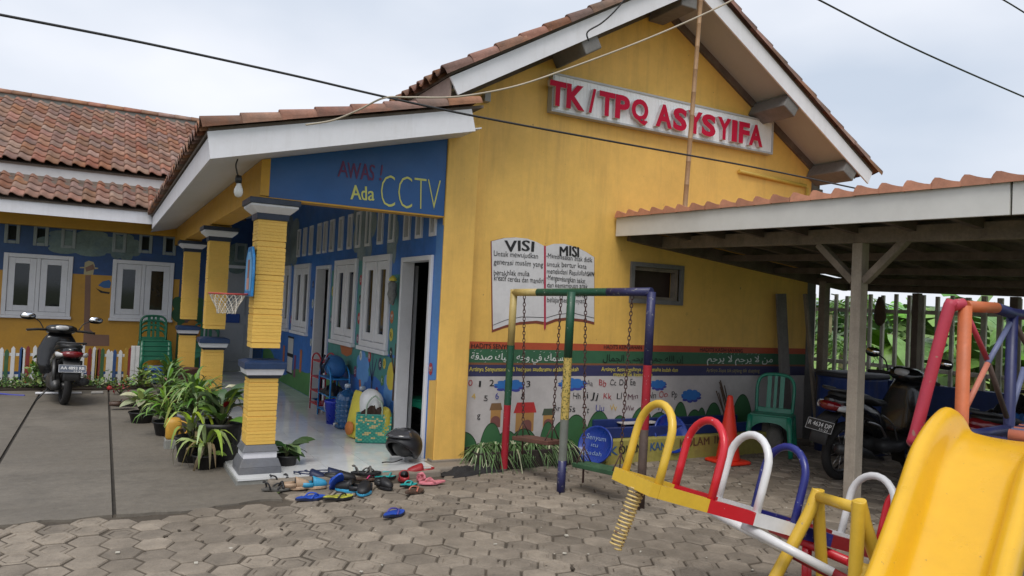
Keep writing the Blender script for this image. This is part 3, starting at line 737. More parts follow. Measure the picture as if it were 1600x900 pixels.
for body, x0, y0, x1, y1 in (('-Membiasakan anak didik', 853, 403, 925, 410), ('untuk bertur kata', 854, 416, 916, 420), ('meneladani Rasulullah', 854, 427, 916, 431), ('-Mengembangkan bakat', 853, 437, 914, 443), ('dan kemampuan anak', 854, 449, 918, 451), ('kreatif melalui', 854, 461, 915, 464), ('belajar secara nyata', 854, 472, 915, 474)):
    gtext(body, x0, y0, x1, y1, 8, wob=.13)
gtext('SAW', 917, 431, 928, 432, 7, bold=.03)
# hadith bands
gtext('HADITS SENYUM', 736, 544, 803, 545.5, 7.5, bold=.015, wob=.12)
gtext('HADITS KEINDAHAN', 943, 545, 1002, 546, 6.5, bold=.015, wob=.12)
gtext('HADITS KASIH SAYANG', 1093, 549, 1160, 551, 6, off=.01, wob=.12)
gtext(arabic('تبسمك في وجه أخيك صدقة'), 735, 562, 888, 564, 11, pwhite_l, off=.0, bold=.02, marks=True, wob=.1)
gtext(arabic('إن الله جميل يحب الجمال'), 941, 564, 1067, 565, 10, mat('lettering_dark_green', (.008, .02, .012), .6), off=.0, bold=.02, marks=True, wob=.1)
gtext(arabic('من لا يرحم لا يرحم'), 1104, 565, 1206, 566, 10, pwhite_l, off=.0, bold=.015, marks=True, wob=.1)
gtext('Artinya Senyumanmu di hadapan saudaramu adalah sedekah', 732.5, 580, 903, 580, 7, pyel_l, bold=.015, wob=.12)
gtext('Artinya: Sesungguhnya Allah maha indah dan', 939, 580, 1058, 580.5, 6.5, pyel_l, bold=.015, wob=.12)
gtext('mencintai keindahan', 958, 588, 1018, 588, 6.5, pyel_l, bold=.015, wob=.12)
gtext('Artinya Siapa tak sayang tak disayang', 1103, 581, 1186, 582, 6, flat((.36, .3, .12), 'lettering_dull_yellow'), off=.0, wob=.14)
# numerals and the alphabet
def chars(items, hpx):
    for body, x, y, wpx, m in items: gtext(body, x, y, x+wpx, y, hpx, m, off=0, wob=.20)
B_, Re, Bl, Ye = pblack, pred_l, pblue_l, pgold
chars([('0', 731, 603, 6, Re), ('1', 748, 604, 3, B_), ('2', 764, 603, 7, B_), ('3', 822, 605, 6, B_), ('4', 736, 623, 6, Ye), ('5', 755, 626, 6, B_), ('6', 773, 624, 5, Bl), ('8', 813, 624, 5, B_), ('g', 745, 653, 5, B_)], 9.5)
chars([('Aa', 916, 603, 10, mat('lettering_grey', (.16, .15, .16), .6)), ('Bb', 935, 603, 12, Re), ('Cc', 953, 602, 9, B_), ('Dd', 967, 602, 12, B_), ('Ee', 984, 602, 9, B_), ('Gg', 875, 622, 10, MATS['lettering_grey']), ('Hh', 895, 623, 12, B_), ('Ii', 911, 622, 7, B_), ('Jj', 922, 623, 12, B_), ('Kk', 942, 624, 13, Re), ('Ll', 963, 623, 8, B_), ('Mm', 980, 624, 16, mat('lettering_maroon', (.10, .03, .05), .6)),
       ('Nn', 1012, 622, 12, B_), ('Oo', 1029, 621, 13, Re), ('Pp', 1048, 622, 9, B_), ('Rr', 864, 643, 11, B_), ('Ss', 886, 644, 12, B_), ('Tt', 908, 644, 12, B_), ('Uu', 930, 642, 13, Bl), ('Vv', 952, 642, 11, Ye), ('Ww', 976, 642, 14, MATS['lettering_maroon']), ('Yy', 1026, 641, 11, B_)], 9.5)
# clouds, houses, bushes
for cx, cy, rx, ry, s in ((796, 601, 24, 8.5, 1), (894, 599, 22, 8.5, 2), (1028, 600, 13, 7, 3), (1079, 617, 16, 9, 5)):
    c = gp(cx, cy); e = gp(cx+rx, cy-ry); blob(fG, cloud_pts(c[0], c[1], e[0]-c[0], e[1]-c[1], 9, s), pcloud, gw, 'painted_cloud')
    blob(fG, cloud_pts(c[0]+.01, c[1]-.02, (e[0]-c[0])*1.04, (e[1]-c[1])*1.12, 9, s), pblue_l, gw, 'painted_cloud_edge', -.0035)
def house(x0, x1, yr, ye, yb, mr_, mw_, dx):
    a, b_ = gp(x0, ye), gp(x1, ye); r = gp(x0, yr)[1]; z0 = gp(x0, yb)[1]; k = (b_[0]-a[0])*.14
    blob(fG, rect(a[0]+k*.6, b_[0]-k*.6, z0, a[1]), mw_, gw, 'painted_house')
    blob(fG, [(a[0]-k*.2, a[1]), (b_[0]+k*.2, a[1]), (b_[0]-k*.8, r), (a[0]+k*.8, r)], mr_, gw, 'painted_house_roof', -.0045)
    cx = (a[0]+b_[0])/2+dx; blob(fG, [(cx-.055, z0), (cx+.055, z0)]+dome(cx, z0+(a[1]-z0)*.38, .055, .05), pdoor, gw, 'painted_house_door', -.0045)
house(765, 784, 630, 641, 668, flat((.20, .11, .05), 'painted_brown_roof'), ptan, 0)
house(803, 837, 629, 645.5, 675, proof, ptan, .03); house(847, 866, 638.5, 649, 670, pgrey, ptan, 0)
for cx, top, rx in ((724, 676, 24), (768, 662, 17.5), (792, 674, 20), (818, 671, 24), (856, 660, 12.5), (879, 659, 20), (900, 649, 22), (936, 643, 21), (968, 650, 17), (1003, 637, 21), (1030, 645, 22), (1063, 629, 14), (1085, 641, 17), (1096, 638, 10), (1115, 630, 16), (1138, 640, 16), (1160, 617, 18), (1185, 640, 20)):
    c = gp(cx, top); r = gp(cx+rx, top)[0]-c[0]; 
    blob(fG, dome(c[0], .05, r*1.05, c[1]-.05+.012, 20), mat('painted_bush_edge', (.02, .05, .02), .6), gw, 'painted_bush_edge', -.0048+cx*1e-7)
    blob(fG, dome(c[0], .05, r, c[1]-.05, 20), pbush, gw, 'painted_bush', -.0055-cx*2e-6)
# grey patch where the plaster weeps near the corner
letter('Ada', lambda u, v, d: V((u, 6.70+d, v)), (PY(548, 311, 6.7).x, PY(548, 311, 6.7).z), (PY(584, 313, 6.7).x, PY(584, 313, 6.7).z), .13, flat((.60, .60, .16), 'lettering_lime'), bb, d=-.004, bold=.02, wob=.1)
a_, c_ = PY(595, 324, 6.7), PY(688, 330, 6.7)
letter('CCTV', lambda u, v, d: V((u, 6.70+d, v)), (a_.x, a_.z), (c_.x, c_.z+.0), .31, MATS['lettering_lime'], bb, d=-.004, off=-.022, wob=.04)
a_, c_ = PY(529, 277, 6.7), PY(596, 283, 6.7)
letter('AWAS !', lambda u, v, d: V((u, 6.70+d, v)), (a_.x, a_.z), (c_.x, c_.z), .15, predf, bb, d=-.004, bold=.015, wob=.12)

# veranda wall mural: clouds of pale paint, hills and children's doodles
mgrey = flat((.26, .32, .32), 'mural_cloud_grey', dirt=.5); mgreen = flat((.075, .22, .065), 'mural_grass_green', dirt=.4)
mteal = flat((.06, .24, .22), 'mural_teal', dirt=.4); mlblue = flat((.12, .30, .62), 'mural_pale_blue', dirt=.3); mora = flat((.45, .14, .05), 'mural_orange'); myel = flat((.62, .50, .06), 'mural_yellow'); mpurp = flat((.2, .05, .12), 'mural_plum')
def mblob(pts, m, nm='mural_shape', d=-.003): return blob(fM, pts, m, mw, nm, d)
for cy_, cz_, ry, rz, s in ((8.3, 2.35, .35, .55, 1), (9.2, 2.62, .55, .5, 2), (9.0, 2.2, .25, .3, 3), (13.6, 2.6, 1.0, .55, 4), (13.9, 2.2, .5, .4, 6), (7.9, 2.1, .18, .3, 7)):
    pass
patches = mat('weathered_cloud_patch', (.21, .26, .27), .7, .3, 3, dirt=.6, dcol=(.05, .12, .26), dscale=2.5)
for cy_, cz_, ry, rz, s in ((8.15, 2.38, .20, .42, 1), (9.25, 2.55, .50, .55, 2), (13.5, 2.55, .8, .5, 4)):
    mblob(cloud_pts(cy_, cz_, ry, rz, 7, s), patches, 'mural_cloud', -.0025)
def hill(u0, u1, f, m, nm, d):
    n = 24; pts = [(u0, .065), (u1, .065)]+[(u1+(u0-u1)*i/n, f(u1+(u0-u1)*i/n)) for i in range(n+1)]
    segs = []
    # leave the doors open
    for a, b_ in ((u0, u1),):
        cur = a
        for dr in sorted(doors):
            if dr[1]+.05 > cur and dr[0]-.05 < b_:
                if dr[0]-.05 > cur: segs.append((cur, dr[0]-.05))
                cur = dr[1]+.05
        if cur < b_: segs.append((cur, b_))
    for a, b_ in segs: mblob([(a, .065), (b_, .065)]+[(b_+(a-b_)*i/n, min(f(b_+(a-b_)*i/n), 1.0)) for i in range(n+1)], m, nm, d)
hill(7.8, 15.5, lambda u: .42+.16*math.sin(u*1.3)+.08*math.sin(u*3.1), mgreen, 'mural_hill', -.0028)
mblob(rect(7.80, 8.10, 1.0, 1.9), mteal, 'mural_patch'); mblob(rect(9.15, 9.38, .95, 2.1), mteal, 'mural_patch'); mblob(rect(10.46, 10.66, .6, 2.0), mteal, 'mural_patch')
mblob([(7.8, .55), (8.5, .70), (9.6, .62), (10.6, .85), (10.6, .97), (7.8, .97)], mteal, 'mural_patch', -.0026)
mblob(cloud_pts(9.0, .75, .28, .22, 6, 3), mlblue, 'mural_pond', -.0032); mblob(cloud_pts(8.0, .62, .2, .2, 6, 5), mlblue, 'mural_pond', -.0032)
mblob([(7.97+.13*math.sin(t/14*2*math.pi)*(1-.25*math.cos(t/14*2*math.pi)), .76+.16*math.cos(t/14*2*math.pi)) for t in range(14)], myel, 'mural_lemon', -.004)
def tree(u, z0, h, m):
    mb = MB(); 
    def st(p, q, w_):
        p, q = V((p[0], p[1], 0)), V((q[0], q[1], 0)); e = (q-p).normalized(); s = V((-e.y, e.x, 0))*w_
        mb.poly([fM(v.x, v.y, -.0045) for v in (p-s, p+s, q+s*.5, q-s*.5)])
    st((u, z0), (u, z0+h*.6), .035)
    for a, k in ((-.5, .5), (.0, .6), (.55, .5)): st((u, z0+h*.55), (u+math.sin(a)*h*k, z0+h*.55+math.cos(a)*h*k), .022)
    mb.build('mural_tree', m, mw, fix=False)
tree(8.62, .30, .62, flat((.03, .05, .12), 'mural_dark_blue')); tree(7.86, .50, .55, flat((.10, .06, .05), 'mural_brown'))
mblob([(9.15, .15), (9.02, .15), (8.95, .35), (9.05, .60), (9.12, .60), (9.06, .38)], mora, 'mural_path', -.0042)
mblob([(9.45, .99), (9.5, .88), (9.7, .84), (9.95, .86), (10.05, .98)], mora, 'mural_hedgehog', -.0042)
random.seed(5)
dood = [(8.02, 1.62, .055, pred_l), (8.03, 1.42, .06, mora), (8.02, 1.22, .06, myel), (8.0, 1.02, .05, pblack), (9.26, 1.85, .055, pred_l), (9.25, 1.6, .05, pblack), (9.26, 1.36, .06, pred_l), (9.27, 1.1, .05, mpurp), (10.55, 1.7, .06, myel), (10.56, 1.3, .05, pnavy), (8.35, .86, .06, pnavy), (8.2, .88, .05, myel), (8.75, .92, .06, pred_l), (8.42, .50, .07, mpurp), (8.25, .68, .05, mgreen), (9.3, .68, .06, mpurp), (9.1, .9, .05, pwhite_l), (11.68, 1.5, .06, pwhite_l), (11.7, 1.2, .05, pnavy), (11.66, .9, .05, pwhite_l), (11.72, 1.8, .05, pnavy), (13.12, 1.2, .06, pred_l), (13.1, 1.6, .06, pnavy), (6.83, .95, .05, pred_l)]
for u, v, r, m in dood:
    mblob([(u+r*math.cos(t*math.pi/6), v+r*1.25*math.sin(t*math.pi/6)) for t in range(12)], m, 'mural_doodle', -.0046)
    letter(random.choice('ABCDEGHKMNPRSTW235689'), fM, (u+r*.45, v-r*.5), (u-r*.45, v-r*.5), r, pwhite_l if m not in (pwhite_l, myel) else pblack, mw, d=-.0062, off=.01, res=1)
for u, z in ((12.2, .62), (12.6, .5), (13.0, .55), (13.5, .6)):
    mblob(rect(u, u+.14, z-.25, z+.12), random.choice((mora, mpurp, pbrown)), 'mural_child', -.004)
mblob(rect(12.85, 13.25, .62, .88), flat((.5, .5, .48), 'notice_white'), 'wall_notice', -.006); mblob(rect(12.85, 13.25, .30, .56), MATS['notice_white'], 'wall_notice', -.006)
for z in (.62, .30):
    MB().add([fM(u, v, -.0075) for u, v in ((12.82, z-.03), (13.28, z-.03), (13.28, z), (12.82, z))], [(0, 1, 2, 3)]).build('notice_edge', pblack, mw, fix=False)
    MB().add([fM(u, v, -.0075) for u, v in ((12.82, z+.26), (13.28, z+.26), (13.28, z+.29), (12.82, z+.29))], [(0, 1, 2, 3)]).build('notice_edge', pblack, mw, fix=False)
# pale blue paint on the pilaster's inner face, yellow below
MB().poly([V((2.8685, y, z)) for y, z in ((6.69, .86), (6.86, .84), (6.86, 2.40), (6.69, 2.36))]).build('painted_patch', flat((.09, .24, .55), 'pilaster_pale_blue', dirt=.4, dscale=2), hall, fix=False)
MB().poly([V((2.8688, y, z)) for y, z in ((6.682, .06), (6.86, .06), (6.86, .835), (6.682, .855))]).build('painted_patch', yellow, hall, fix=False)

# wing wall: yellow below, smeared cloud, giraffe, bird, trees
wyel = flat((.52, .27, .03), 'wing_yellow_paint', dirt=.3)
def wblob(pts, m, nm='mural_shape', d=-.003): return blob(fB, pts, m, bw, nm, d)
m = MB(); wall_faces(m, lambda u, v, d: V((u, YB-.002, v)), (-9, W2[1]+.11), (.06, 1.82), [(a+.02, b_-.02, c+.02, 1.9) for a, b_, c, d in (W1, W2)]+[(-5.2, -4.2, 1.1, 2.1)], 0); m.build('mural_sand', wyel, bw, fix=False)
wg = mat('wing_cloud_patch', (.16, .22, .20), .7, .3, 3, dirt=.5, dcol=(.04, .1, .2), dscale=2)
wblob(cloud_pts(-.35, 2.38, .75, .25, 7, 4), wg, 'mural_cloud', -.0025); wblob(cloud_pts(.30, 2.36, .30, .25, 7, 6), wg, 'mural_cloud', -.0026); wblob(cloud_pts(2.3, 2.3, .4, .3, 6, 6), wg, 'mural_cloud', -.0025)
gir = flat((.22, .12, .08), 'mural_giraffe_brown'); 
def wp(x, y): return bp_(x/3.75, 370+y/3.75)
wblob([wp(*p) for p in ((500, 225), (533, 225), (525, 540), (560, 572), (640, 575), (640, 640), (487, 640), (490, 560))], gir, 'mural_giraffe', -.004)
wblob([wp(*p) for p in ((490, 222), (497, 150), (520, 140), (548, 148), (556, 170), (545, 222))], flat((.42, .36, .2), 'mural_giraffe_cream'), 'mural_giraffe_head', -.0042)
wblob([wp(*p) for p in ((500, 180), (545, 160), (556, 190), (505, 205))], gir, 'mural_giraffe_face', -.0046)
wblob([wp(*p) for p in ((468, 178), (496, 176), (496, 184), (468, 184))], MATS['mural_giraffe_cream'], 'mural_giraffe_ear', -.0042); wblob([wp(*p) for p in ((552, 178), (575, 182), (575, 188), (552, 190))], MATS['mural_giraffe_cream'], 'mural_giraffe_ear', -.0042)
wblob([wp(*p) for p in ((575, 285), (600, 262), (640, 252), (652, 270), (645, 300), (610, 300))], flat((.03, .12, .3), 'mural_bird_blue'), 'mural_bird', -.004)
wblob([wp(*p) for p in ((560, 300), (600, 318), (645, 325), (640, 335), (590, 328))], pblack, 'mural_branch', -.004)
wblob([(W2[1]+.115, .06), (1.70, .06), (1.70, 1.2), (1.5, 1.1), (W2[1]+.115, 1.35)], flat((.03, .11, .03), 'wing_grass_green', dirt=.4), 'mural_grass', -.0023)
wblob(cloud_pts(1.45, 1.25, .32, .35, 6, 3), flat((.02, .09, .03), 'wing_tree_green'), 'mural_tree_crown', -.003); wblob(rect(1.40, 1.47, .3, 1.1), MATS['mural_brown'], 'mural_trunk', -.0035)
wblob(cloud_pts(1.55, .85, .25, .2, 6, 8), flat((.4, .17, .02), 'wing_orange'), 'mural_bush', -.0038)
wblob([(-2.2, .8), (-1.7, .75), (-1.62, .95), (-1.8, 1.08), (-2.2, 1.1)], flat((.4, .1, .03), 'mural_fish_orange'), 'mural_fish', -.004)
# ================================================================== THE NAME SIGN
sign = thing('name_sign', 'long white name board with raised red letters on the yellow gable', 'sign', (5.7, YW-.04, 3.69))
sx0, sx1, sz0, sz1 = 4.05, 7.33, 3.695, 4.09
panel_m = mat('white_ribbed_sheet', (.82, .83, .85), .4, .06, 3, dirt=.2, dcol=(.5, .5, .5), streak=.2)
m = MB(); m.box(sx0, sx1, YW-.085, YW-.002, sz0, sz1); sp = m.build('panel', panel_m, sign, bevel=.006)
m = MB()
x = sx0+.03
while x < sx1-.03: m.box(x, x+.008, YW-.088, YW-.0845, sz0+.02, sz1-.02); x += .045
m.build('panel_rib', panel_m, sp)
m = MB()
for z0, z1, a, c_ in ((sz0-.01, sz0+.012, sx0-.01, sx1+.01), (sz1-.012, sz1+.01, sx0-.01, sx1+.01), (sz0+.012, sz1-.012, sx0-.01, sx0+.012), (sz0+.012, sz1-.012, sx1-.012, sx1+.01)): m.box(a, c_, YW-.096, YW-.004, z0, z1)
m.build('frame', mat('sign_alu_edge', (.42, .43, .44), .4), sign)
letter_red = mat('raised_red_letter', (.46, .008, .04), .6, .06, 3, spec=.15); letter_side = mat('letter_white_return', (.6, .55, .56), .5)
lx = [('T', 148, 252, 200, 360), ('K', 254, 370, 230, 395), ('/', 395, 437, 255, 405), ('T', 458, 556, 272, 428), ('P', 558, 650, 292, 440), ('Q', 660, 765, 320, 480), ('A', 812, 915, 355, 500), ('S', 920, 1006, 372, 515), ('Y', 1012, 1102, 400, 530), ('S', 1098, 1186, 418, 553), ('Y', 1196, 1282, 438, 572), ('I', 1286, 1320, 455, 583), ('F', 1330, 1398, 468, 592), ('A', 1394, 1480, 480, 612)]
for ch, a, c_, t_, b_ in lx:
    pa = PY(820+a/4, 80+(t_+b_)/8, YW-.12); pc = PY(820+c_/4, 80+(t_+b_)/8, YW-.12)
    c = bpy.data.curves.new('letter', 'FONT'); c.body = ch; c.size = 1; c.extrude = .11; c.offset = .042; c.resolution_u = 4
    o = bpy.data.objects.new('letter', c); COL.objects.link(o); bpy.context.view_layer.update()
    me = bpy.data.meshes.new_from_object(o.evaluated_get(bpy.context.evaluated_depsgraph_get())); bpy.data.objects.remove(o); bpy.data.curves.remove(c)
    xs = [v.co.x for v in me.vertices]; ys = [v.co.y for v in me.vertices]
    z0, z1 = 3.735, 4.0
    if ch == 'Q': z0 = 3.715
    for v in me.vertices:
        q = V((pa.x+(v.co.x-min(xs))/(max(xs)-min(xs))*(pc.x-pa.x), YW-.115-v.co.z*.22, z0+(v.co.y-min(ys))/(max(ys)-min(ys))*(z1-z0)))
        v.co = q-sign.location
    me.materials.clear(); me.materials.append(letter_red); me.materials.append(letter_side)
    me.update()
    for p in me.polygons: p.material_index = 0 if abs(p.normal.y) > .6 else 1; p.use_smooth = False
    o = bpy.data.objects.new('letter', me); COL.objects.link(o); o.parent = sign

# ================================================================== CARPORT
cp = thing('carport', 'open timber carport with white fascia and clay tiles beside the gable wall', 'carport', (6.8, 4.5, 0))
CX = 5.0; CY0, CY1 = 1.2, 6.78
def cz(y): return 2.447+(y-6.87)*(2.447-2.33)/(6.87-2.59)     # underside of the fascia, sagging towards the yard
CSL = -.098                                                     # roof falls away from the yard
m = MB()
for y0, y1 in ((2.63, CY1), (CY0, 2.615)):
    m.prism([(CX, y0, cz(y0)), (CX, y1, cz(y1)), (CX, y1, cz(y1)+.212), (CX, y0, cz(y0)+.212)], (.022, 0, 0))
    m.build('fascia', mat('cream_white_fascia', (.64, .63, .60), .5, .06, 1.5, dirt=.2, dcol=(.45, .42, .38), dscale=2), cp, bevel=.003); m = MB()
XR2 = 9.05
def roofz(x, y): return cz(y)+.14+(x-CX)*CSL
m = MB(); m.prism([(CX+.03, CY0, roofz(CX, CY0)), (XR2, CY0, roofz(XR2, CY0)), (XR2, CY0, roofz(XR2, CY0)+.03), (CX+.03, CY0, roofz(CX, CY0)+.03)], (0, 0, 0)) if False else None
m.add([(x, y, roofz(x, y)+k) for k in (0, .03) for x, y in ((CX+.03, CY0), (XR2, CY0), (XR2, CY1), (CX+.03, CY1))], [(0, 3, 2, 1), (4, 5, 6, 7), (0, 1, 5, 4), (1, 2, 6, 5), (2, 3, 7, 6), (3, 0, 4, 7)])
crf = m.build('roof', wood_dark, cp)
dy = (cz(CY1)-cz(CY0))/(CY1-CY0)
tile_roof(crf, (CX-.03, CY1-.01, cz(CY1)+.205), V((0, -1, -dy)), V((1, 0, CSL)), 27, 14, lambda i, j, p: j == 0, mb=amb, me=amesh, m=tile_carport, w_=.202)
for k, y in enumerate([1.6+.52*i for i in range(10)]):
    MB().beam((CX+.05, y, roofz(CX+.05, y)-.045), (XR2-.05, y, roofz(XR2-.05, y)-.045), .055, .08).build('rafter', wood_dark, cp)
for x in (6.6, 7.5, 8.3):
    MB().beam((x, CY0, roofz(x, CY0)-.115), (x, CY1, roofz(x, CY1)-.115), .07, .07).build('purlin', wood_dark, cp)
MB().beam((8.95, CY0, roofz(8.95, CY0)-.10), (8.95, CY1, roofz(8.95, CY1)-.10), .09, .11).build('wall_plate', wood_dark, cp)
PXX, PYY = 5.68, 4.18
MB().beam((PXX, CY0, cz(CY0)-.02), (PXX, YW-.01, cz(YW)-.02), .10, .13).build('main_beam', wood_grey, cp, bevel=.006)
MB().beam((PXX-.5, YW-.04, roofz(PXX-.6, YW)-.10), (8.9, YW-.04, roofz(8.9, YW)-.10), .07, .14).build('ledger', wood_dark, cp)
m = MB(); zt_ = cz(PYY)-.086
m.loft([((PXX, PYY, z), (k, 0, 0), (0, k, 0)) for z, k in ((-.02, .074), (.6, .072), (1.4, .070), (zt_, .069))], n=4, e=1.0)
for i in range(len(m.sm)): m.sm[i] = False
a_ = math.pi/4; m.v = [V((PXX+(v.x-PXX)*math.cos(a_)-(v.y-PYY)*math.sin(a_), PYY+(v.x-PXX)*math.sin(a_)+(v.y-PYY)*math.cos(a_), v.z)) for v in m.v]
m.build('post', post_m, cp, bevel=.006)
for s in (1, -1):
    MB().beam((PXX, PYY+s*.05, 1.96), (PXX, PYY+s*.42, zt_+.01), .06, .075, (1, 0, 0)).build('brace', wood_grey, cp, bevel=.004)
for y in (1.55, 2.9, 4.6, 5.75): MB().beam((8.93, y, -.02), (8.93, y, roofz(8.95, y)-.16), .085, .085, (1, 0, 0)).build('back_post', wood_dark, cp, bevel=.004)
MB().beam((8.3, 6.62, -.02), (8.3, 6.62, roofz(8.3, 6.62)-.13), .10, .10, (1, 0, 0)).build('back_post', wood_grey, cp, bevel=.004)

# leaning timbers by the end of the wall
def plank(p, q, w_, t, m_, label, cat, name='plank', up=(0, 1, 0)):
    return tag(MB().beam(p, q, w_, t, up).top(name, m_, label, cat, bevel=.004))
plank((7.72, 6.62, .0), (7.60, 6.72, 1.93), .17, .03, mat('grey_plank', (.16, .145, .135), .85, .2, 5, .3, 40, streak=.5, dcol=(.06, .05, .045)), 'wide grey plank leaning upright on the painted wall behind the green chair', 'plank')
plank((8.08, 6.45, .0), (8.03, 6.70, 1.95), .05, .04, wood_grey, 'thin brown batten leaning on the end of the gable wall', 'plank', 'batten')
plank((8.45, 6.72, 0), (8.45, 6.74, 1.9), .14, .03, wood_grey, 'weathered upright board between the wall end and the picket fence', 'plank')

# ================================================================== SIDE FENCE ON A BLUE WALL
fx = 9.0
MB().box(fx-.06, fx+.08, .5, 8.2, -.05, .885).top('low_wall', mat('blue_low_wall', (.02, .045, .16), .55, .25, 2, .15, 40, dirt=.4, dcol=(.06, .06, .08)), 'low blue painted wall below the slatted side fence', 'wall', at=(fx, 4.5, 0), bevel=.008)
fence = thing('slat_fence', 'tall grey concrete slat fence standing on the low blue wall', 'fence', (fx, 4.5, .88))
slat_m = mat('grey_concrete_slat', (.46, .43, .37), .85, .22, 5, .3, 40, dirt=.4, dcol=(.13, .12, .1), rnd=.15)
y = 7.9; k = 0
while y > 1.0:
    wd_ = .044 if y > 5.2 else .06
    h = 1.99+random.uniform(-.03, .02)
    if y < 4.2: h -= .03
    MB().box(fx-.012, fx+.028, y-wd_/2, y+wd_/2, .86, h).build('slat', slat_m, fence, bevel=.006)
    y -= .185+random.uniform(-.012, .012)
MB().box(fx+.03, fx+.065, .8, 8.1, 1.75, 1.80).build('rail', slat_m, fence); MB().box(fx+.03, fx+.065, .8, 8.1, 1.03, 1.08).build('rail', slat_m, fence)
MB().box(fx-.10, fx-.02, 6.3, 8.1, .885, .925).build('sill', mat('grey_cap', (.2, .185, .16), .85, .2, 5), fence)
for y in (4.05,): MB().box(fx-.02, fx+.02, y-.05, y+.05, 1.15, 2.2).build('hanging_strap', black_rub, fence)
# sack hung on the slats
m = MB(); c = PX(1375, 490, fx-.08)
m.loft([(c+V((0, 0, z)), (.03+k*.3, 0, 0), (0, k, 0)) for z, k in ((.22, .02), (.16, .05), (.06, .075), (-.06, .085), (-.12, .06), (-.16, .012))], n=10)
m.top('hanging_bag', mat('brown_sack', (.085, .05, .03), .85, .3, 9, .4, 30), 'small brown bag hanging on the slat fence', 'bag')

# blue water tank with dark lid
tk = thing('water_tank', 'blue painted concrete water tank with dark lid behind the parked motorbike', 'water tank', (8.2, 6.2, 0))
tank_m = mat('blue_tank_paint', (.018, .045, .19), .5, .3, 3, .2, 30, dirt=.75, dcol=(.11, .11, .115), dscale=1.5, streak=.75)
m = MB(); pts = []
x0, x1, y0, y1 = 7.86, 8.62, 5.78, 6.45
m.loft([(((x0+x1)/2, (y0+y1)/2, z), ((x1-x0)/2*k, 0, 0), (0, (y1-y0)/2*k, 0)) for z, k in ((0, 1.0), (.5, .99), (.9, .97), (.93, 1.0))], n=36, e=3.6)
m.build('body', tank_m, tk)
m = MB(); m.loft([(((x0+x1)/2, (y0+y1)/2, z), ((x1-x0)/2*k, 0, 0), (0, (y1-y0)/2*k, 0)) for z, k in ((.931, 1.04), (.965, 1.05), (.985, 1.0))], n=36, e=3.6); m.build('lid', mat('dark_lid', (.035, .035, .045), .6, .2, 6), tk)

# ================================================================== POND, PLANTER AND THINGS ALONG THE WALL
pond = thing('fish_pond', 'low yellow fish pond wall lettered KOLAM IKAN under the mural', 'fish pond', (5.9, 6.6, 0))
pym = mat('pond_yellow_paint', (.34, .30, .07), .7, .25, 3, .25, 40, dirt=.6, dcol=(.15, .10, .05), dscale=3)
pf = lambda u, v, d: V((u, 6.36+d, v))
m = MB(); m.box(4.70, 7.05, 6.36, 6.50, -.02, .25); m.box(4.70, 4.8, 6.5, 6.79, -.02, .25); m.box(6.95, 7.05, 6.5, 6.79, -.02, .25); pw_ = m.build('wall', pym, pond, bevel=.015)
m = MB(); m.box(4.70, 7.05, 6.44, 6.50, .251, .36); m.box(4.8, 6.95, 6.74, 6.79, .2, .40); m.build('blue_rim', mat('pond_blue_paint', (.015, .03, .14), .45, .2, 3), pond, bevel=.008)
MB().box(4.8, 6.95, 6.5, 6.74, .0, .18).build('water', mat('pond_water', (.01, .02, .02), .05, .2, 3), pond)
def ptext(body, x0, y0, x1, y1, hpx, m_):
    a, c_ = PY(x0, y0, 6.36), PY(x1, y1, 6.36); letter(body, pf, (a.x, a.z), (c_.x, c_.z), PY(x0, y0-hpx, 6.36).z-a.z, m_, pw_, bold=.03, wob=.1)
ptext('K', 952, 712, 965, 711, 14, flat((.03, .10, .25), 'lettering_mid_blue')); ptext('OLAM', 966, 710, 1003, 706, 13, pblack); ptext('I', 1008, 706, 1011, 706, 12, pblack); ptext('KAN', 1016, 704, 1040, 702, 12, flat((.03, .10, .25), 'lettering_mid_blue'))
ptext('KOLAM', 1062, 699, 1108, 694, 13, flat((.12, .06, .03), 'lettering_brown')); ptext('IKAN', 1116, 693, 1150, 690, 12, MATS['lettering_brown'])
MB().box(5.1, 5.6, 6.60, 6.74, .362, .372).top('white_board', pw, 'thin white board lying on the back rim of the fish pond', 'board')

lid_m = mat('blue_plastic_lid', (.010, .04, .28), .3, .15, 4, coat=.2)
def lid(c, nrm, r, label):
    c = V(c); nrm = V(nrm).normalized(); m = MB()
    m.lathe([(r*.3, -.012), (r*.86, -.012), (r*.9, .008), (r, .01), (r, .028), (r*.93, .03), (r*.88, .012), (r*.3, .008), (.01, .008)], c, 28, nrm)
    o = m.top('drum_lid', lid_m, label, 'drum lid', group='blue lids at the fish pond'); return o
dn = V((-.90, -.36, .40)).normalized()
dc = V((4.56, 6.36, .205))
d1 = lid(dc, dn, .205, 'blue round lid with white writing leaning beside the spiky planter')
e1 = V((-dn.y, dn.x, 0)).normalized(); e1 = e1 if e1.x > 0 else -e1
e2 = dn.cross(e1); e2 = e2 if e2.z > 0 else -e2
fr_l = lambda u, v, d: dc+dn*(.012-d)+e1*u+e2*v
for body, u0, u1, v, h in (('Senyum', -.13, .11, .055, .05), ('itu', -.05, .03, -.02, .042), ('ibadah', -.11, .10, -.105, .046)):
    letter(body, fr_l, (u0, v), (u1, v), h, flat((.22, .30, .46), 'lettering_pale_blue'), d1, bold=.0, wob=.12)
lid((5.62, 6.44, .27), (-.1, -.9, .35), .22, 'blue round lid standing half inside the fish pond')

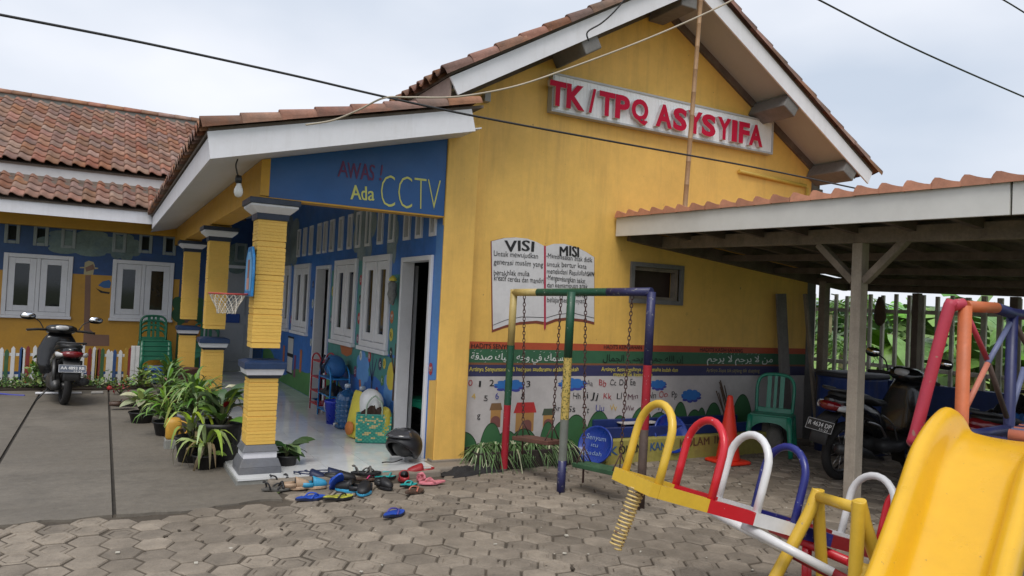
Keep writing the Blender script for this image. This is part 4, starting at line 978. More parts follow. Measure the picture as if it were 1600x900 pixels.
pl = thing('wall_planter', 'dark low planter box along the mural left of the blue lid', 'planter', (3.9, 6.6, 0))
m = MB(); m.box(3.24, 4.42, 6.46, 6.50, .0, .17); m.box(3.24, 4.42, 6.76, 6.79, .0, .17); m.box(3.24, 3.27, 6.5, 6.76, 0, .17); m.box(4.39, 4.42, 6.5, 6.76, 0, .17)
m.build('box', mat('dark_planter', (.03, .022, .018), .85, .3, 6), pl, bevel=.006); MB().box(3.27, 4.39, 6.5, 6.76, .0, .14).build('soil', mat('dark_soil', (.03, .02, .012), .95), pl)
spid = mat('spider_leaf_green', (.085, .16, .05), .5, .3, 8, isl=.35, rnd=.2); spidw = mat('spider_leaf_cream', (.40, .42, .26), .5, .2, 8, isl=.2)
def spider(x, y, z, n, s, label):
    m = MB()
    for i in range(n):
        a = random.uniform(0, 2*math.pi); L = random.uniform(.16, .30)*s; up = random.uniform(.5, 1.25); wd_ = random.uniform(.006, .010)*s
        d = V((math.cos(a), math.sin(a), 0)); si = V((-d.y, d.x, 0)); pts = []
        for k in range(6):
            t = k/5; r = L*t*math.cos(up)*(1+.5*t); h = L*(math.sin(up)*t*1.5-1.55*t*t)
            pts.append(V((x, y, z))+d*r+V((0, 0, h)))
        m.m = 0 if random.random() < .74 else 1
        vs = []
        for k, p in enumerate(pts):
            ww = wd_*(1-.85*(k/5)**2); vs += [p-si*ww, p+V((0, 0, -ww*.4)), p+si*ww]
        m.add(vs, [(3*k+q, 3*k+q+1, 3*k+q+4, 3*k+q+3) for k in range(5) for q in (0, 1)])
    return m.top('spider_plant', [spid, spidw], label, 'plant', 'spider plants in the wall planter', at=(x, y, z), fix=False)
random.seed(3)
for i, (x, lab) in enumerate(((3.34, 'leftmost spider plant in the planter, next to the yellow pilaster'), (3.52, 'spider plant in the planter behind the red swing leg'), (3.72, 'spider plant left of the hanging wooden swing seat'), (3.93, 'spider plant behind the higher swing seat'), (4.13, 'spider plant right of the higher swing seat'), (4.32, 'rightmost spider plant in the planter, next to the blue lid'))):
    spider(x, 6.60, .15, 120, 1.05, lab)
def bl(m_, n_): return None

# traffic cone
cn = thing('traffic_cone', 'tall orange traffic cone on the paving in front of the pond', 'traffic cone', G(1137, 722))
cone_m = mat('orange_cone_plastic', (.80, .035, .012), .45, .08, 4, dirt=.15, dcol=(.4, .05, .03))
c = cn.location.copy(); m = MB(); h_ = .27*.72
m.loft([(c+V((0, 0, z)), (k, 0, 0), (0, k, 0)) for z, k in ((0, .195), (.022, .195), (.03, .18))], n=24, e=6); cb = m.build('base', cone_m, cn)
m = MB(); m.lathe([(.13, .03), (.128, .05), (.03, .72), (.022, .735), (.012, .735)], c, 24); m.build('cone', cone_m, cn)

# ================================================================== PLASTIC CHAIRS
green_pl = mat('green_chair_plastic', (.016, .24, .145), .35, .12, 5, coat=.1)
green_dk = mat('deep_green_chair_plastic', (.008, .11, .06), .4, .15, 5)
def make_chair(label, group, m_=green_pl):
    t = thing('plastic_chair', label, 'chair', (0, 0, 0), group)
    m = MB(); pts = [(-.23, -.23), (.23, -.23), (.25, .20), (.19, .24), (-.19, .24), (-.25, .20)]
    m.prism([(x, y, .425-(.015 if y > 0 else 0)) for x, y in pts], (0, 0, .022)); m.build('seat', m_, t, bevel=.012)
    for sx in (-1, 1):
        for yf in (-1, 1):
            m = MB(); tp = (sx*.215, yf*.19); ft = (sx*.255, yf*.255)
            m.loft([((tp[0]+(ft[0]-tp[0])*k, tp[1]+(ft[1]-tp[1])*k, .43*(1-k)), (.034*(1-.25*k), 0, 0), (0, .034*(1-.25*k), 0)) for k in (0, .35, .7, 1)], n=12, e=5); m.build('leg', m_, t)
    m = MB()   # arched aprons
    for y in (-.215, .215):
        top = [(x/10*.22, y, .425) for x in range(-10, 11)]; bot = [(x/10*.22, y*1.05, .36-.10*abs(x/10)**3) for x in range(-10, 11)]
        m.add(top+bot, [(i, i+1, 22+i, 21+i) for i in range(20)])
    for x in (-.225, .225): m.add([(x, -.2, .425), (x, .2, .425), (x*1.03, .2, .36), (x*1.03, -.2, .36)], [(0, 1, 2, 3)])
    m.build('apron', m_, t, solid=.012, fix=False)
    pth = smooth([(-.205, .215, .42), (-.215, .255, .60), (-.21, .29, .76), (-.15, .31, .845), (0, .32, .865), (.15, .31, .845), (.21, .29, .76), (.215, .255, .60), (.205, .215, .42)], 4)
    m = MB(); m.tube(pth, .02, 8)
    m.v = [V((v.x, v.y, v.z)) for v in m.v]; m.build('back_frame', m_, t)
    for x, ww in ((-.075, .026), (0, .018), (.075, .026)):
        m = MB(); P_ = [(x, .222, .43), (x, .262, .6), (x, .298, .76), (x, .315, .85)]
        vs = []
        for p in P_: vs += [(p[0]-ww, p[1], p[2]), (p[0]+ww, p[1], p[2])]
        m.add(vs, [(2*i, 2*i+1, 2*i+3, 2*i+2) for i in range(3)]); m.build('back_slat', m_, t, solid=.012, fix=False)
    m = MB(); m.obox((0, .225, .455), (.20, 0, 0), (0, .01, 0), (0, .004, .03)); m.build('back_rail', m_, t, bevel=.006)
    return t
ch = make_chair('green plastic chair on the paving beside the blue water tank', 'green plastic chairs')
ch.location = (7.12, 6.36, 0); ch.rotation_euler = (0, 0, R(-55))
ch.scale = (1.0, 1.0, 1.06)
dup(ch, None, (3.34, 8.02, .06), R(-65), 'green plastic chair inside the dark classroom doorway', 'green plastic chairs').scale = (1, 1, 1)
for k in range(4):
    dup(ch, None, (.86, 14.85+k*.012, .085*k), R(4), ['lowest green chair of the stack beside the blue storage box', 'second lowest green chair of the stack beside the blue storage box', 'second highest green chair of the stack beside the blue storage box', 'topmost green chair of the stack beside the blue storage box'][k], 'green plastic chairs').scale = (1, 1, 1)
for k in range(2):
    dup(ch, None, (1.72, 14.9+k*.012, .06+.09*k), R(-6), ['lower green chair of the pair behind the farthest column', 'upper green chair of the pair behind the farthest column'][k], 'green plastic chairs').scale = (1, 1, 1)
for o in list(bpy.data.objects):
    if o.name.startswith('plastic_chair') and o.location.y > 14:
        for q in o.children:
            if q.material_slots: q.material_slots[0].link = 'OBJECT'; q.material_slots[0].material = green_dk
# white sacks under the chair
sack_m = mat('dirty_white_sack', (.30, .28, .25), .85, .25, 8, .4, 25, dirt=.5, dcol=(.12, .1, .08))
def sack(c, r, label, rz=0):
    c = V(c); m = MB(); m.ball(c, r, 18, 12)
    for v in m.v:
        n = noise.noise(v*9)*.35+noise.noise(v*22)*.12; v -= (c-v)*n*.35
        v.z = max(v.z, 0.002)
    return m.top('sack', sack_m, label, 'sack', 'old white sacks under the green chair')
sack((7.28, 6.50, .13), (.15, .13, .15), 'round dirty white sack under the green chair, right one'); sack((7.05, 6.55, .10), (.13, .12, .12), 'flat dirty white sack under the green chair, left one'); sack((7.17, 6.58, .26), (.13, .10, .10), 'small sack lying on top of the other two under the chair')
m = MB()
for k in range(7):
    a = V((6.78+random.uniform(-.05, .05), 6.55, 0)); q = V((6.62+random.uniform(-.08, .08), 6.72, .80+random.uniform(-.12, .08)))
    m.tube(smooth([a, (a+q)/2+V((random.uniform(-.02, .03), 0, 0)), q], 3), .007, 5)
m.top('stick_bundle', mat('brown_stick', (.08, .05, .03), .8), 'bundle of thin brown sticks leaning on the mural beside the chair', 'sticks')

# ================================================================== SWING
blue_p = mat('swing_blue_paint', (.02, .022, .09), .45, .15, 8, dirt=.2, dcol=(.1, .07, .05), chip=.36, ccol=(.20, .2, .2), cscale=35)
green_p = mat('swing_green_paint', (.012, .075, .04), .42, .15, 8, dirt=.25, dcol=(.05, .05, .03), chip=.33, ccol=(.3, .3, .25), cscale=40)
yel_p = mat('swing_yellow_paint', (.52, .38, .10), .5, .15, 10, dirt=.3, dcol=(.3, .2, .05), chip=.46, ccol=(.13, .12, .03), cscale=55)
yel_l = mat('swing_pale_yellow_paint', (.50, .38, .14), .5, .12, 10, dirt=.3, dcol=(.3, .2, .05), chip=.32, ccol=(.2, .16, .06), cscale=40)
red_p = mat('swing_red_paint', (.33, .012, .025), .42, .12, 8, chip=.33, ccol=(.4, .2, .2), cscale=40)
grey_p = mat('swing_grey_paint', (.16, .17, .15), .5, .15, 8, dirt=.3, dcol=(.08, .07, .05))
rust_p = mat('swing_bare_rust', (.07, .045, .035), .75, .25, 10)
sw = thing('swing_set', 'pipe swing frame painted in yellow, green, red and blue sections', 'swing', G(876, 768))
L0, M0, N0 = G(787, 735), G(876, 768), G(1000, 793)
L1 = P(802, 456, pr(L0)[2]); 
def above(b_, px, py):
    """point over ground point b_ at the height where the line of sight passes"""
    k = pr(b_)[2]; return P(px, py, k)
L1, M1, N1 = above(L0, 803, 457), above(M0, 893, 456), above(N0, 1018, 456)
def seg_tube(p, q, marks, r, parent, name):
    """pipe painted in colour bands; marks: (start fraction, material)"""
    p, q = V(p), V(q); m = MB(); mats = [x[1] for x in marks]
    for i, (t, _) in enumerate(marks):
        t2 = marks[i+1][0] if i+1 < len(marks) else 1; m.m = i; m.tube([p.lerp(q, t), p.lerp(q, t2)], r, 12, caps=(i == 0 or i == len(marks)-1))
    return m.build(name, mats, parent, fix=False)
rs_ = .036
seg_tube(L1, N1, ((0, yel_l), (.20, green_p), (.72, blue_p)), rs_, sw, 'top_bar')
seg_tube(L1+V((0, 0, .03)), L0-V((0, 0, .05)), ((0, yel_l), (.30, green_p), (.62, red_p), (.96, rust_p)), rs_, sw, 'leg')
seg_tube(M1, M0-V((0, 0, .05)), ((0, green_p), (.32, yel_p), (.62, grey_p), (.82, blue_p)), rs_*1.05, sw, 'leg')
seg_tube(N1, N0-V((0, 0, .05)), ((0, blue_p), (.33, red_p), (.62, rust_p)), rs_, sw, 'leg')
def chain(p, q, name, parent):
    p, q = V(p), V(q); L = (q-p).length; n = int(L/.034); d = (q-p).normalized(); s1 = d.orthogonal().normalized(); s2 = d.cross(s1); m = MB()
    for i in range(n):
        c = p+d*(L*(i+.5)/n); s = s1 if i % 2 else s2
        m.tube([c+d*.023*math.cos(a)+s*.0115*math.sin(a) for a in [k*math.pi/4 for k in range(8)]], .0042, 5, True)
    return m.build(name, chain_m, parent, fix=False)
wood_seat = mat('worn_red_brown_seat', (.12, .05, .035), .75, .3, 8, .3, 30, dirt=.5, dcol=(.06, .055, .04)); seat_green = mat('seat_green_edge', (.03, .09, .04), .7, .3, 8)
def swing_seat(ta, tb, ba, bb_, mt, nm):
    """two chains, triangle hangers, plank"""
    st = (bb_-ba); e = st.normalized(); si = V((e.y, -e.x, 0)).normalized()
    m = MB(); m.obox((ba+bb_)/2, st/2+e*.05, si*.095, V((0, 0, .019))); seat = m.build('seat', mt, sw, bevel=.005)
    for tp, b_ in ((ta, ba), (tb, bb_)):
        top = b_+(tp-b_).normalized()*.16; chain(tp, top, 'chain', sw)
        m = MB()
        for s in (-.085, .085, 0): m.tube([top, b_+si*s+V((0, 0, .015))], .006, 5)
        m.build('hanger', chain_m, sw, fix=False)
    m = MB(); m.tube([ba-V((0, 0, .02)), ba-V((0, 0, .16))], .01, 6); m.build('chain_end', chain_m, seat)
def onbar(px):
    best = min((abs(pr(L1.lerp(N1, t/200))[0]-px), t) for t in range(201)); return L1.lerp(N1, best[1]/200)-V((0, 0, .03))
def below(p, px, py): return P(px, py, pr(p)[2])
t1, t2, t3, t4 = onbar(820), onbar(877), onbar(915), onbar(988)
swing_seat(t1, t2, below(t1, 817, 684), below(t2, 862, 691), wood_seat, 'a')
swing_seat(t3, t4, below(t3, 912, 726), below(t4, 968, 738), seat_green, 'b')

# ================================================================== SEESAW
sy = mat('seesaw_yellow_paint', (.66, .42, .04), .38, .08, 6, chip=.31, ccol=(.3, .26, .2), cscale=22, coat=.15)
sr = mat('seesaw_red_paint', (.55, .012, .025), .35, .08, 6, chip=.30, ccol=(.6, .5, .5), cscale=35, coat=.15)
sw_ = mat('seesaw_white_paint', (.68, .68, .69), .38, .06, 6, chip=.30, ccol=(.3, .29, .28), cscale=18, coat=.15)
sb = mat('seesaw_blue_paint', (.012, .018, .17), .35, .1, 6, chip=.33, ccol=(.3, .3, .4), cscale=35, coat=.15)
sdr = mat('seesaw_dark_red_paint', (.22, .008, .012), .4, .12, 6)
Cn = P(1026, 767, 3.72)                       # near corner of the raised end
E_ = (cr*-.118+cf*.298); E_.z = 0              # across the seesaw (away)
A_ = V((-E_.y, E_.x, 0)).normalized(); A_ = A_ if A_.x > 0 else -A_
A_ = (A_*math.cos(R(15.9))-V((0, 0, math.sin(R(15.9))))); UP_ = A_.cross(E_).normalized(); UP_ = UP_ if UP_.z > 0 else -UP_
ss = thing('seesaw', 'colourful pipe seesaw with yellow, red, white and blue hoop handles, left end raised', 'seesaw', (Cn+A_*1.4).xy.to_3d())
hw, hh = .026, .034
LEN = 2.26
cuts = [(0, .31, sy), (.31, .615, sr), (.615, .905, sw_), (.905, 1.17, sb), (1.17, 1.50, sdr), (1.50, 1.75, sw_), (1.75, 2.0, sr), (2.0, LEN, sy)]
for side in (0, 1):
    m = MB(); o_ = E_*side
    for i, (a, c_, mt) in enumerate(cuts):
        m.m = i; k = 0 if side == 0 else 0
        m.obox(Cn+o_+A_*(a+c_)/2, A_*(c_-a)/2, E_.normalized()*hw, UP_*hh)
    m.build('rail', [x[2] for x in cuts], ss, fix=False)
for a, mt in ((-.001, sy), (LEN, sy)):
    MB().obox(Cn+E_*.5+A_*(a-.027 if a < 1 else a+.027), E_*.5+E_.normalized()*hw, A_*.026, UP_*hh).build('end_bar', mt, ss)
def hoop(a, mt, Hh=.395):
    p = Cn+A_*a+UP_*.03; q = p+E_; wv = E_/2; mid = (p+q)/2; up = UP_*.95+V((0, 0, .05)); up.normalize()
    ew = E_.length/2
    pts = [p+UP_*-.03, p+up*.12]+[p+up*(Hh-ew)]+arc(mid+up*(Hh-ew), -wv, up*ew, 0, math.pi, 12)[1:-1]+[q+up*(Hh-ew), q+up*.12, q+UP_*-.03]
    m = MB(); m.tube(pts, .0215, 12); m.build('handle_hoop', mt, ss)
for a, mt in ((.0, sy), (.335, sr), (.64, sw_), (.905, sb), (1.60, sw_), (1.92, sr), (2.24, sy)): hoop(a, mt)
def spring(p, ax, L, r, n, parent, m_):
    ax = V(ax).normalized(); e = ax.orthogonal().normalized(); g = ax.cross(e); K = n*12
    MB().tube([V(p)+ax*(L*i/K)+(e*math.cos(2*math.pi*i/12)+g*math.sin(2*math.pi*i/12))*r*(1-.12*i/K) for i in range(K+1)], .0052, 5).build('spring', m_, parent)
spring_m = mat('rusty_yellow_spring', (.60, .44, .17), .5, .2, 20, chip=.40, ccol=(.16, .09, .05), cscale=30)
spring(Cn+E_*.42+A_*-.02-UP_*.03, -UP_*.8+cr*-.16+V((0, 0, -.25)), .315, .037, 16, ss, spring_m)
# braces under the rails
for sgn in (0, 1):
    s0 = P(1160, 820, 3.98)+E_*sgn*.9; s1 = P(1302, 895, 3.72)+E_*sgn*.9
    MB().tube([s0, s1], .024, 10).build('brace', sw_, ss); MB().tube([s1, s1+(s1-s0)*.5], .024, 10).build('brace_end', sdr, ss)
# support frame
E1, E2 = P(1278, 776, 4.0), P(1342, 795, 3.45)
fr_ = thing('seesaw_trestle', 'yellow pipe trestle frame carrying the middle of the seesaw', 'seesaw trestle', ((E1+E2)/2).xy.to_3d())
MB().tube([E1, E2], .028, 12).build('top_bar', sy, fr_)
for top, f1, f2 in ((E1, G(1172, 975), G(1288, 965)), (E2, G(1328, 1045), G(1425, 1030))):
    for k, f in ((0, f1), (1, f2)):
        d = (f-top); m = MB(); pts = smooth([top+V((0, 0, .035)), top+d*.06+V((0, 0, .02)), top+d*.2, f], 5); m.tube(pts, .032, 12); m.build('leg', sy, fr_)
    MB().tube([f1.lerp(top, .10), f2.lerp(top, .10)], .024, 10).build('foot_bar', sy, fr_)
pv_ = Cn+A_*1.20+E_*.5-UP_*.07
MB().tube([pv_-E_*.95, pv_+E_*.95], .026, 10).build('axle', sr, fr_)
MB().obox(Cn+A_*1.24+E_*.5+UP_*.0, A_*.11, E_*.44, UP_*.02).build('pivot_plate', sdr, ss)
MB().tube([pv_-UP_*.02, pv_-V((0, 0, .34))], .028, 10).build('pivot_leg', sr, fr_)
m = MB(); c = E2+V((.06, -.02, -.30)); m.ball(c, (.07, .05, .05), 12, 8)
for v in m.v: v += (v-c)*noise.noise(v*25)*.5
m.build('tied_rag', mat('yellow_rag', (.55, .36, .05), .7, .2, 12, .3, 30), fr_)

# ================================================================== SLIDE AND ITS TOWER
slide_m = mat('yellow_slide_plastic', (.74, .42, .018), .32, .07, 2.2, .04, 90, dirt=.3, dcol=(.45, .22, .01), dscale=2.5, coat=.15, chip=.30, ccol=(.42, .25, .05), cscale=45)
T0 = P(1526, 738, 3.5); B0 = P(1484, 880, 3.14)
run = B0-T0; hz = V((run.x, run.y, 0)); hd = hz.normalized(); wv = V((-hd.y, hd.x, 0)); wv = wv if wv.dot(cr) > 0 else -wv
tp0 = P(1580, 686, 3.74); sl_ = run.normalized()
pth = smooth([tp0, tp0.lerp(T0, .35)+V((0, 0, .035)), tp0.lerp(T0, .7)+V((0, 0, .03)), T0+sl_*.04, T0+run*.5, B0, B0+sl_*.28, B0+sl_*.45+hd*.05+V((0, 0, .03)), B0+sl_*.52+hd*.42-V((0, 0, .03))], 6)
half = [(.0, -.012), (.08, -.009), (.125, .0), (.150, .014), (.168, .055), (.180, .105), (.200, .138), (.232, .148), (.258, .128), (.268, .075), (.266, .02), (.25, .012)]
prof_s = [(-s, t) for s, t in half[::-1]]+half[1:]
vs = []; n = len(prof_s)
for i, p in enumerate(pth):
    t = (pth[min(i+1, len(pth)-1)]-pth[max(i-1, 0)]).normalized(); nn = t.cross(wv); nn = nn if nn.z > 0 else -nn
    f = min(1, max(0, i/5))**.42; tp_ = 1.12-.2*min(1, i/30)
    for s, tt in prof_s:
        edge = max(0, abs(s)-.15)
        vs.append(p+wv*(math.copysign(min(abs(s), .15)*tp_+edge*(.45+.55*f), s))+nn*(tt*f if tt > 0 else tt))
slide = thing('slide', 'yellow plastic slide with rounded side walls in the right foreground', 'slide', B0.xy.to_3d())
m = MB(); m.add(vs, [(i*n+k, i*n+k+1, (i+1)*n+k+1, (i+1)*n+k) for i in range(len(pth)-1) for k in range(n-1)], True)
m.build('chute', slide_m, slide, solid=.012, sub=1)
for s in (-1, 1): MB().tube([B0+sl_*.1+wv*.22*s-V((0, 0, .03)), (B0+sl_*.1+wv*.24*s).xy.to_3d()-V((0, 0, .03))], .022, 10).build('support_leg', mat('dark_pipe', (.06, .06, .06), .6), slide)
tr = mat('tower_red_paint', (.40, .03, .06), .5, .1, 8, chip=.33, ccol=(.3, .15, .12), cscale=30); to = mat('tower_orange_paint', (.50, .13, .045), .55, .12, 8, dirt=.3, dcol=(.3, .12, .08)); tb = mat('tower_blue_paint', (.012, .016, .08), .45, .15, 8, dirt=.2, dcol=(.1, .08, .1)); tlb = mat('tower_grey_blue_paint', (.13, .15, .27), .5)
to2 = mat('tower_salmon_paint', (.50, .17, .11), .55, .12, 8, dirt=.3, dcol=(.25, .12, .1))
tw_ = thing('slide_tower', 'climbing tower of red, orange and blue pipes behind the yellow slide', 'slide tower', P(1560, 700, 4.1).xy.to_3d())
dA, dB = 3.95, 4.35
oa, ob = P(1508, 482, dA), P(1582, 490, dB)
m = MB(); pts = smooth([P(1460, 699, 3.9), P(1428, 693, 3.95), P(1432, 672, 3.95), P(1480, 490, 3.95), P(1490, 478, 3.95), P(1506, 475, 3.95)], 5)
m.tube(pts, .031, 12); m.build('side_rail', tr, tw_)
m = MB(); m.tube([oa+V((0, 0, .015)), oa.xy.to_3d()], .034, 12); m.build('post', to, tw_)
m = MB(); m.tube([ob, ob.xy.to_3d()], .030, 12); m.build('post', tb, tw_)
top2 = P(1640, 496, 4.7)
m = MB(); k = P(1556, 481, (dA+dB)/2); m.tube([oa+V((0, 0, .012)), k], .031, 12); m.build('hand_rail', to, tw_)
m = MB(); m.tube([k, ob, top2], .031, 12); m.build('hand_rail', tb, tw_)
m = MB(); m.tube([top2, top2.xy.to_3d()], .034, 12); m.build('post', tr, tw_)
side2 = oa+(V((hd.x, hd.y, 0))*-.0)+wv*.62
m = MB(); m.tube([side2, side2.xy.to_3d()], .036, 12); m.build('post', tr, tw_)
for p, q, r, mt in ((P(1515, 500, 3.98), P(1543, 563, 4.14), .014, tr), (P(1543, 563, 4.14), P(1573, 652, 4.3), .014, rust_p), (P(1578, 505, 4.33), P(1543, 568, 4.12), .015, tlb), (P(1543, 568, 4.12), P(1508, 640, 3.97), .015, to2), (P(1600, 575, 4.45), P(1578, 650, 4.36), .016, tlb), (P(1582, 500, 4.36), P(1640, 600, 4.6), .016, rust_p)):
    MB().tube([p, q], r, 8).build('cross_brace', mt, tw_)
pz = tp0.z+.06
def deck(px0, py0, px1, py1, d0, d1, mt, r=.032):
    a, c_ = P(px0, py0, d0), P(px1, py1, d1); a.z = c_.z = pz; MB().tube([a, c_+(c_-a)*.3], r, 10).build('deck_pipe', mt, tw_)
o1 = tp0+wv*.30; 
for k, mt in enumerate((to2, tlb, to2, tb, to2, tb)):
    p = tp0-hd*(.06+.075*k)-V((0, 0, .0)); p.z = pz-.05
    MB().tube([p-wv*.02, p+wv*.75], .033, 10).build('deck_pipe', [to2, mt][k % 2], tw_)
m = MB(); p = tp0-hd*.06+wv*.36; p.z = pz-.01; m.obox(p, hd*.10, wv*.22, V((0, 0, .012))); m.build('deck_plank', mat('rusty_orange_plank', (.35, .16, .07), .8, .3, 12, .4, 25, dirt=.6, dcol=(.12, .05, .03)), tw_, bevel=.004)
for a, c_ in ((oa, ob), (oa, side2)):
    p, q = a.xy.to_3d()+V((0, 0, pz-.09)), c_.xy.to_3d()+V((0, 0, pz-.09)); MB().tube([p, q], .03, 10).build('deck_beam', tb, tw_)
# ================================================================== MOTORBIKES
bk_body = mat('bike_black_paint', (.009, .009, .010), .22, .3, 4, coat=.4); bk_grey = mat('bike_grey_plastic', (.035, .035, .037), .5, .2, 6)
bk_red = mat('bike_red_paint', (.16, .008, .01), .25, .2, 4, coat=.4); tail_red = mat('tail_light_red', (.17, .006, .01), .15, .1, 4, coat=.6); lens = mat('clear_lens', (.5, .5, .5), .08, .1, 4, spec=.8)
mirror_m = mat('mirror_glass', (.9, .92, .95), .02, .01, 2, metal=1.); plate_bl = mat('black_number_plate', (.014, .014, .016), .5); plate_wh = mat('plate_white_print', (.65, .65, .65), .5); plate_gr = mat('worn_grey_plate', (.10, .115, .15), .5)
seat_blk = mat('black_vinyl', (.012, .012, .012), .45, .3, 8, .15, 50)
def motorbike(label, body, plate_txt, date, pm_, tall=False, group='motorbikes parked in the school yard', scooter=True, mirrors=True):
    """x forward, rear axle over the origin"""
    t = thing('motorbike', label, 'motorbike', (0, 0, 0), group)
    WB = 1.24; rw = .285 if not scooter else .265
    for x, nm in ((0, 'rear_wheel'), (WB, 'front_wheel')):
        m = MB(); tw2 = .052 if x == 0 else .042
        m.tube(arc((x, 0, rw), (rw-tw2*.8, 0, 0), (0, 0, rw-tw2*.8), 0, 2*math.pi, 28)[:-1], tw2*.8, 8, True); wh = m.build(nm, black_rub, t)
        m = MB(); m.tube(arc((x, 0, rw), (rw-tw2*1.7, 0, 0), (0, 0, rw-tw2*1.7), 0, 2*math.pi, 28)[:-1], .014, 6, True)
        for k in range(10 if not scooter else 5):
            a = 2*math.pi*k/(10 if not scooter else 5); m.tube([(x+.03*math.cos(a), 0, rw+.03*math.sin(a)), (x+(rw-.075)*math.cos(a+.2), 0, rw+(rw-.075)*math.sin(a+.2))], .008 if scooter else .004, 5)
        m.lathe([(.03, -.05), (.05, -.03), (.05, .03), (.03, .05)], (x, 0, rw), 12, (0, 1, 0)); m.build('rim', steel_dk if scooter else chrome, wh)
    m = MB(); m.loft([((-.30, 0, .78), (0, .05, 0), (0, 0, .035)), ((-.18, 0, .76), (0, .105, 0), (0, 0, .075)), ((.05, 0, .70), (0, .14, 0), (0, 0, .11)), ((.30, 0, .60), (0, .15, 0), (0, 0, .13)), ((.48, 0, .50), (0, .12, 0), (0, 0, .12))], 14, 2.6); tb_ = m.build('tail_body', body, t)
    m = MB(); m.loft([((-.22, 0, .835), (0, .07, 0), (0, 0, .028)), ((-.05, 0, .825), (0, .125, 0), (0, 0, .045)), ((.18, 0, .80), (0, .13, 0), (0, 0, .045)), ((.34, 0, .755), (0, .115, 0), (0, 0, .04)), ((.52, 0, .74), (0, .08, 0), (0, 0, .03))], 14, 2.8); m.build('seat', seat_blk, t)
    m = MB(); m.tube(smooth([(-.02, .13, .86), (-.22, .12, .89), (-.31, 0, .89), (-.22, -.12, .89), (-.02, -.13, .86)], 4), .013, 8); m.build('grab_rail', bk_grey, t)
    m = MB(); m.loft([((-.335, 0, .735), (0, .04, 0), (0, 0, .025)), ((-.30, 0, .735), (0, .10, 0), (0, 0, .045)), ((-.22, 0, .73), (0, .125, 0), (0, 0, .05))], 12, 2.4); tl = m.build('tail_light', tail_red, t)
    for s in (1, -1):
        m = MB(); m.loft([((-.29, s*.10, .72), (0, .018, 0), (0, 0, .02)), ((-.22, s*.145, .725), (0, .02, 0), (0, 0, .035)), ((-.12, s*.15, .735), (0, .012, 0), (0, 0, .02))], 8); m.build('indicator', lens, tl)
    m = MB(); pts = [(-.20, .66), (-.31, .60), (-.37, .50), (-.40, .38)]
    vs = [(x, y, z) for x, z in pts for y in (-.085, -.06, .06, .085)]
    m.add(vs, [(4*i+k, 4*i+k+1, 4*i+k+5, 4*i+k+4) for i in range(3) for k in range(3)], True); rfm = m.build('rear_fender', bk_grey, t, solid=.012, fix=False)
    c = V((-.385, 0, .545)); nn = V((-.92, 0, .38)); upv = V((.38, 0, .92))
    m = MB(); m.obox(c, nn*.003, V((0, .135, 0)), upv*.055); pp = m.build('number_plate', pm_, t, bevel=.002)
    frp = lambda u, v, d: c+nn*(.0035-d)+V((0, -u, 0))+upv*v
    letter(plate_txt, frp, (-.115, -.012), (.115, -.012), .042, plate_wh, pp, d=-.001, bold=.03, wob=.02, res=2); letter(date, frp, (.01, -.046), (.095, -.046), .022, plate_wh, pp, d=-.001, bold=.02, wob=.02, res=1)
    m = MB()
    for a_, b_ in (((-.13, -.053), (.13, -.050)), ((-.13, .050), (.13, .053))): m.poly([frp(a_[0], a_[1], -.001), frp(b_[0], a_[1], -.001), frp(b_[0], b_[1], -.001), frp(a_[0], b_[1], -.001)])
    for u in (-.133, .130): m.poly([frp(u, -.053, -.001), frp(u+.003, -.053, -.001), frp(u+.003, .053, -.001), frp(u, .053, -.001)])
    m.build('plate_border', plate_wh, pp, fix=False)
    # engine, swing arm, exhaust
    m = MB(); m.loft([((-.10, .10, .27), (0, .04, 0), (0, 0, .06)), ((.15, .10, .29), (0, .06, 0), (0, 0, .10)), ((.42, .06, .30), (0, .10, 0), (0, 0, .12)), ((.62, .0, .33), (0, .10, 0), (0, 0, .10))], 10, 3); m.build('engine', steel_dk, t)
    m = MB(); m.loft([((-.30, -.15, .36), (0, .045, 0), (0, 0, .05)), ((-.02, -.155, .33), (0, .055, 0), (0, 0, .06)), ((.22, -.14, .27), (0, .04, 0), (0, 0, .04)), ((.30, -.13, .24), (0, .018, 0), (0, 0, .018)), ((.55, -.08, .19), (0, .018, 0), (0, 0, .018))], 12); m.build('exhaust', bk_grey if scooter else steel_dk, t)
    for s in (1, -1): MB().tube([(-.02, s*.12, .29), (.06, s*.13, .62)], .022, 8).build('shock_absorber', steel_dk, t)
    # floor board and leg shield
    m = MB(); m.loft([((.45, 0, .33), (0, .16, 0), (0, 0, .07)), ((.70, 0, .31), (0, .17, 0), (0, 0, .06)), ((.88, 0, .35), (0, .15, 0), (0, 0, .08))], 12, 3.5); m.build('floor_board', body if scooter else bk_grey, t)
    m = MB(); m.loft([((.86, 0, .34), (.035, 0, 0), (0, .17, 0)), ((.93, 0, .50), (.045, 0, 0), (0, .215, 0)), ((.97, 0, .70), (.06, 0, 0), (0, .225, 0)), ((.99, 0, .86), (.07, 0, 0), (0, .17, 0)), ((.98, 0, .95), (.06, 0, 0), (0, .12, 0))], 14, 3); m.build('leg_shield', body, t)
    m = MB(); m.loft([((.84, 0, 1.0), (0, .10, 0), (0, 0, .045)), ((.90, 0, 1.02), (0, .17, 0), (0, 0, .07)), ((1.02, 0, 1.00), (0, .165, 0), (0, 0, .085)), ((1.10, 0, .96), (0, .09, 0), (0, 0, .06))], 14, 2.4); cw = m.build('handlebar_cowl', body, t)
    m = MB(); m.loft([((.838, 0, 1.04), (0, .07, 0), (.014, 0, .03)), ((.85, 0, 1.045), (0, .075, 0), (.014, 0, .034))], 10, 3); m.build('instrument_panel', lens, cw)
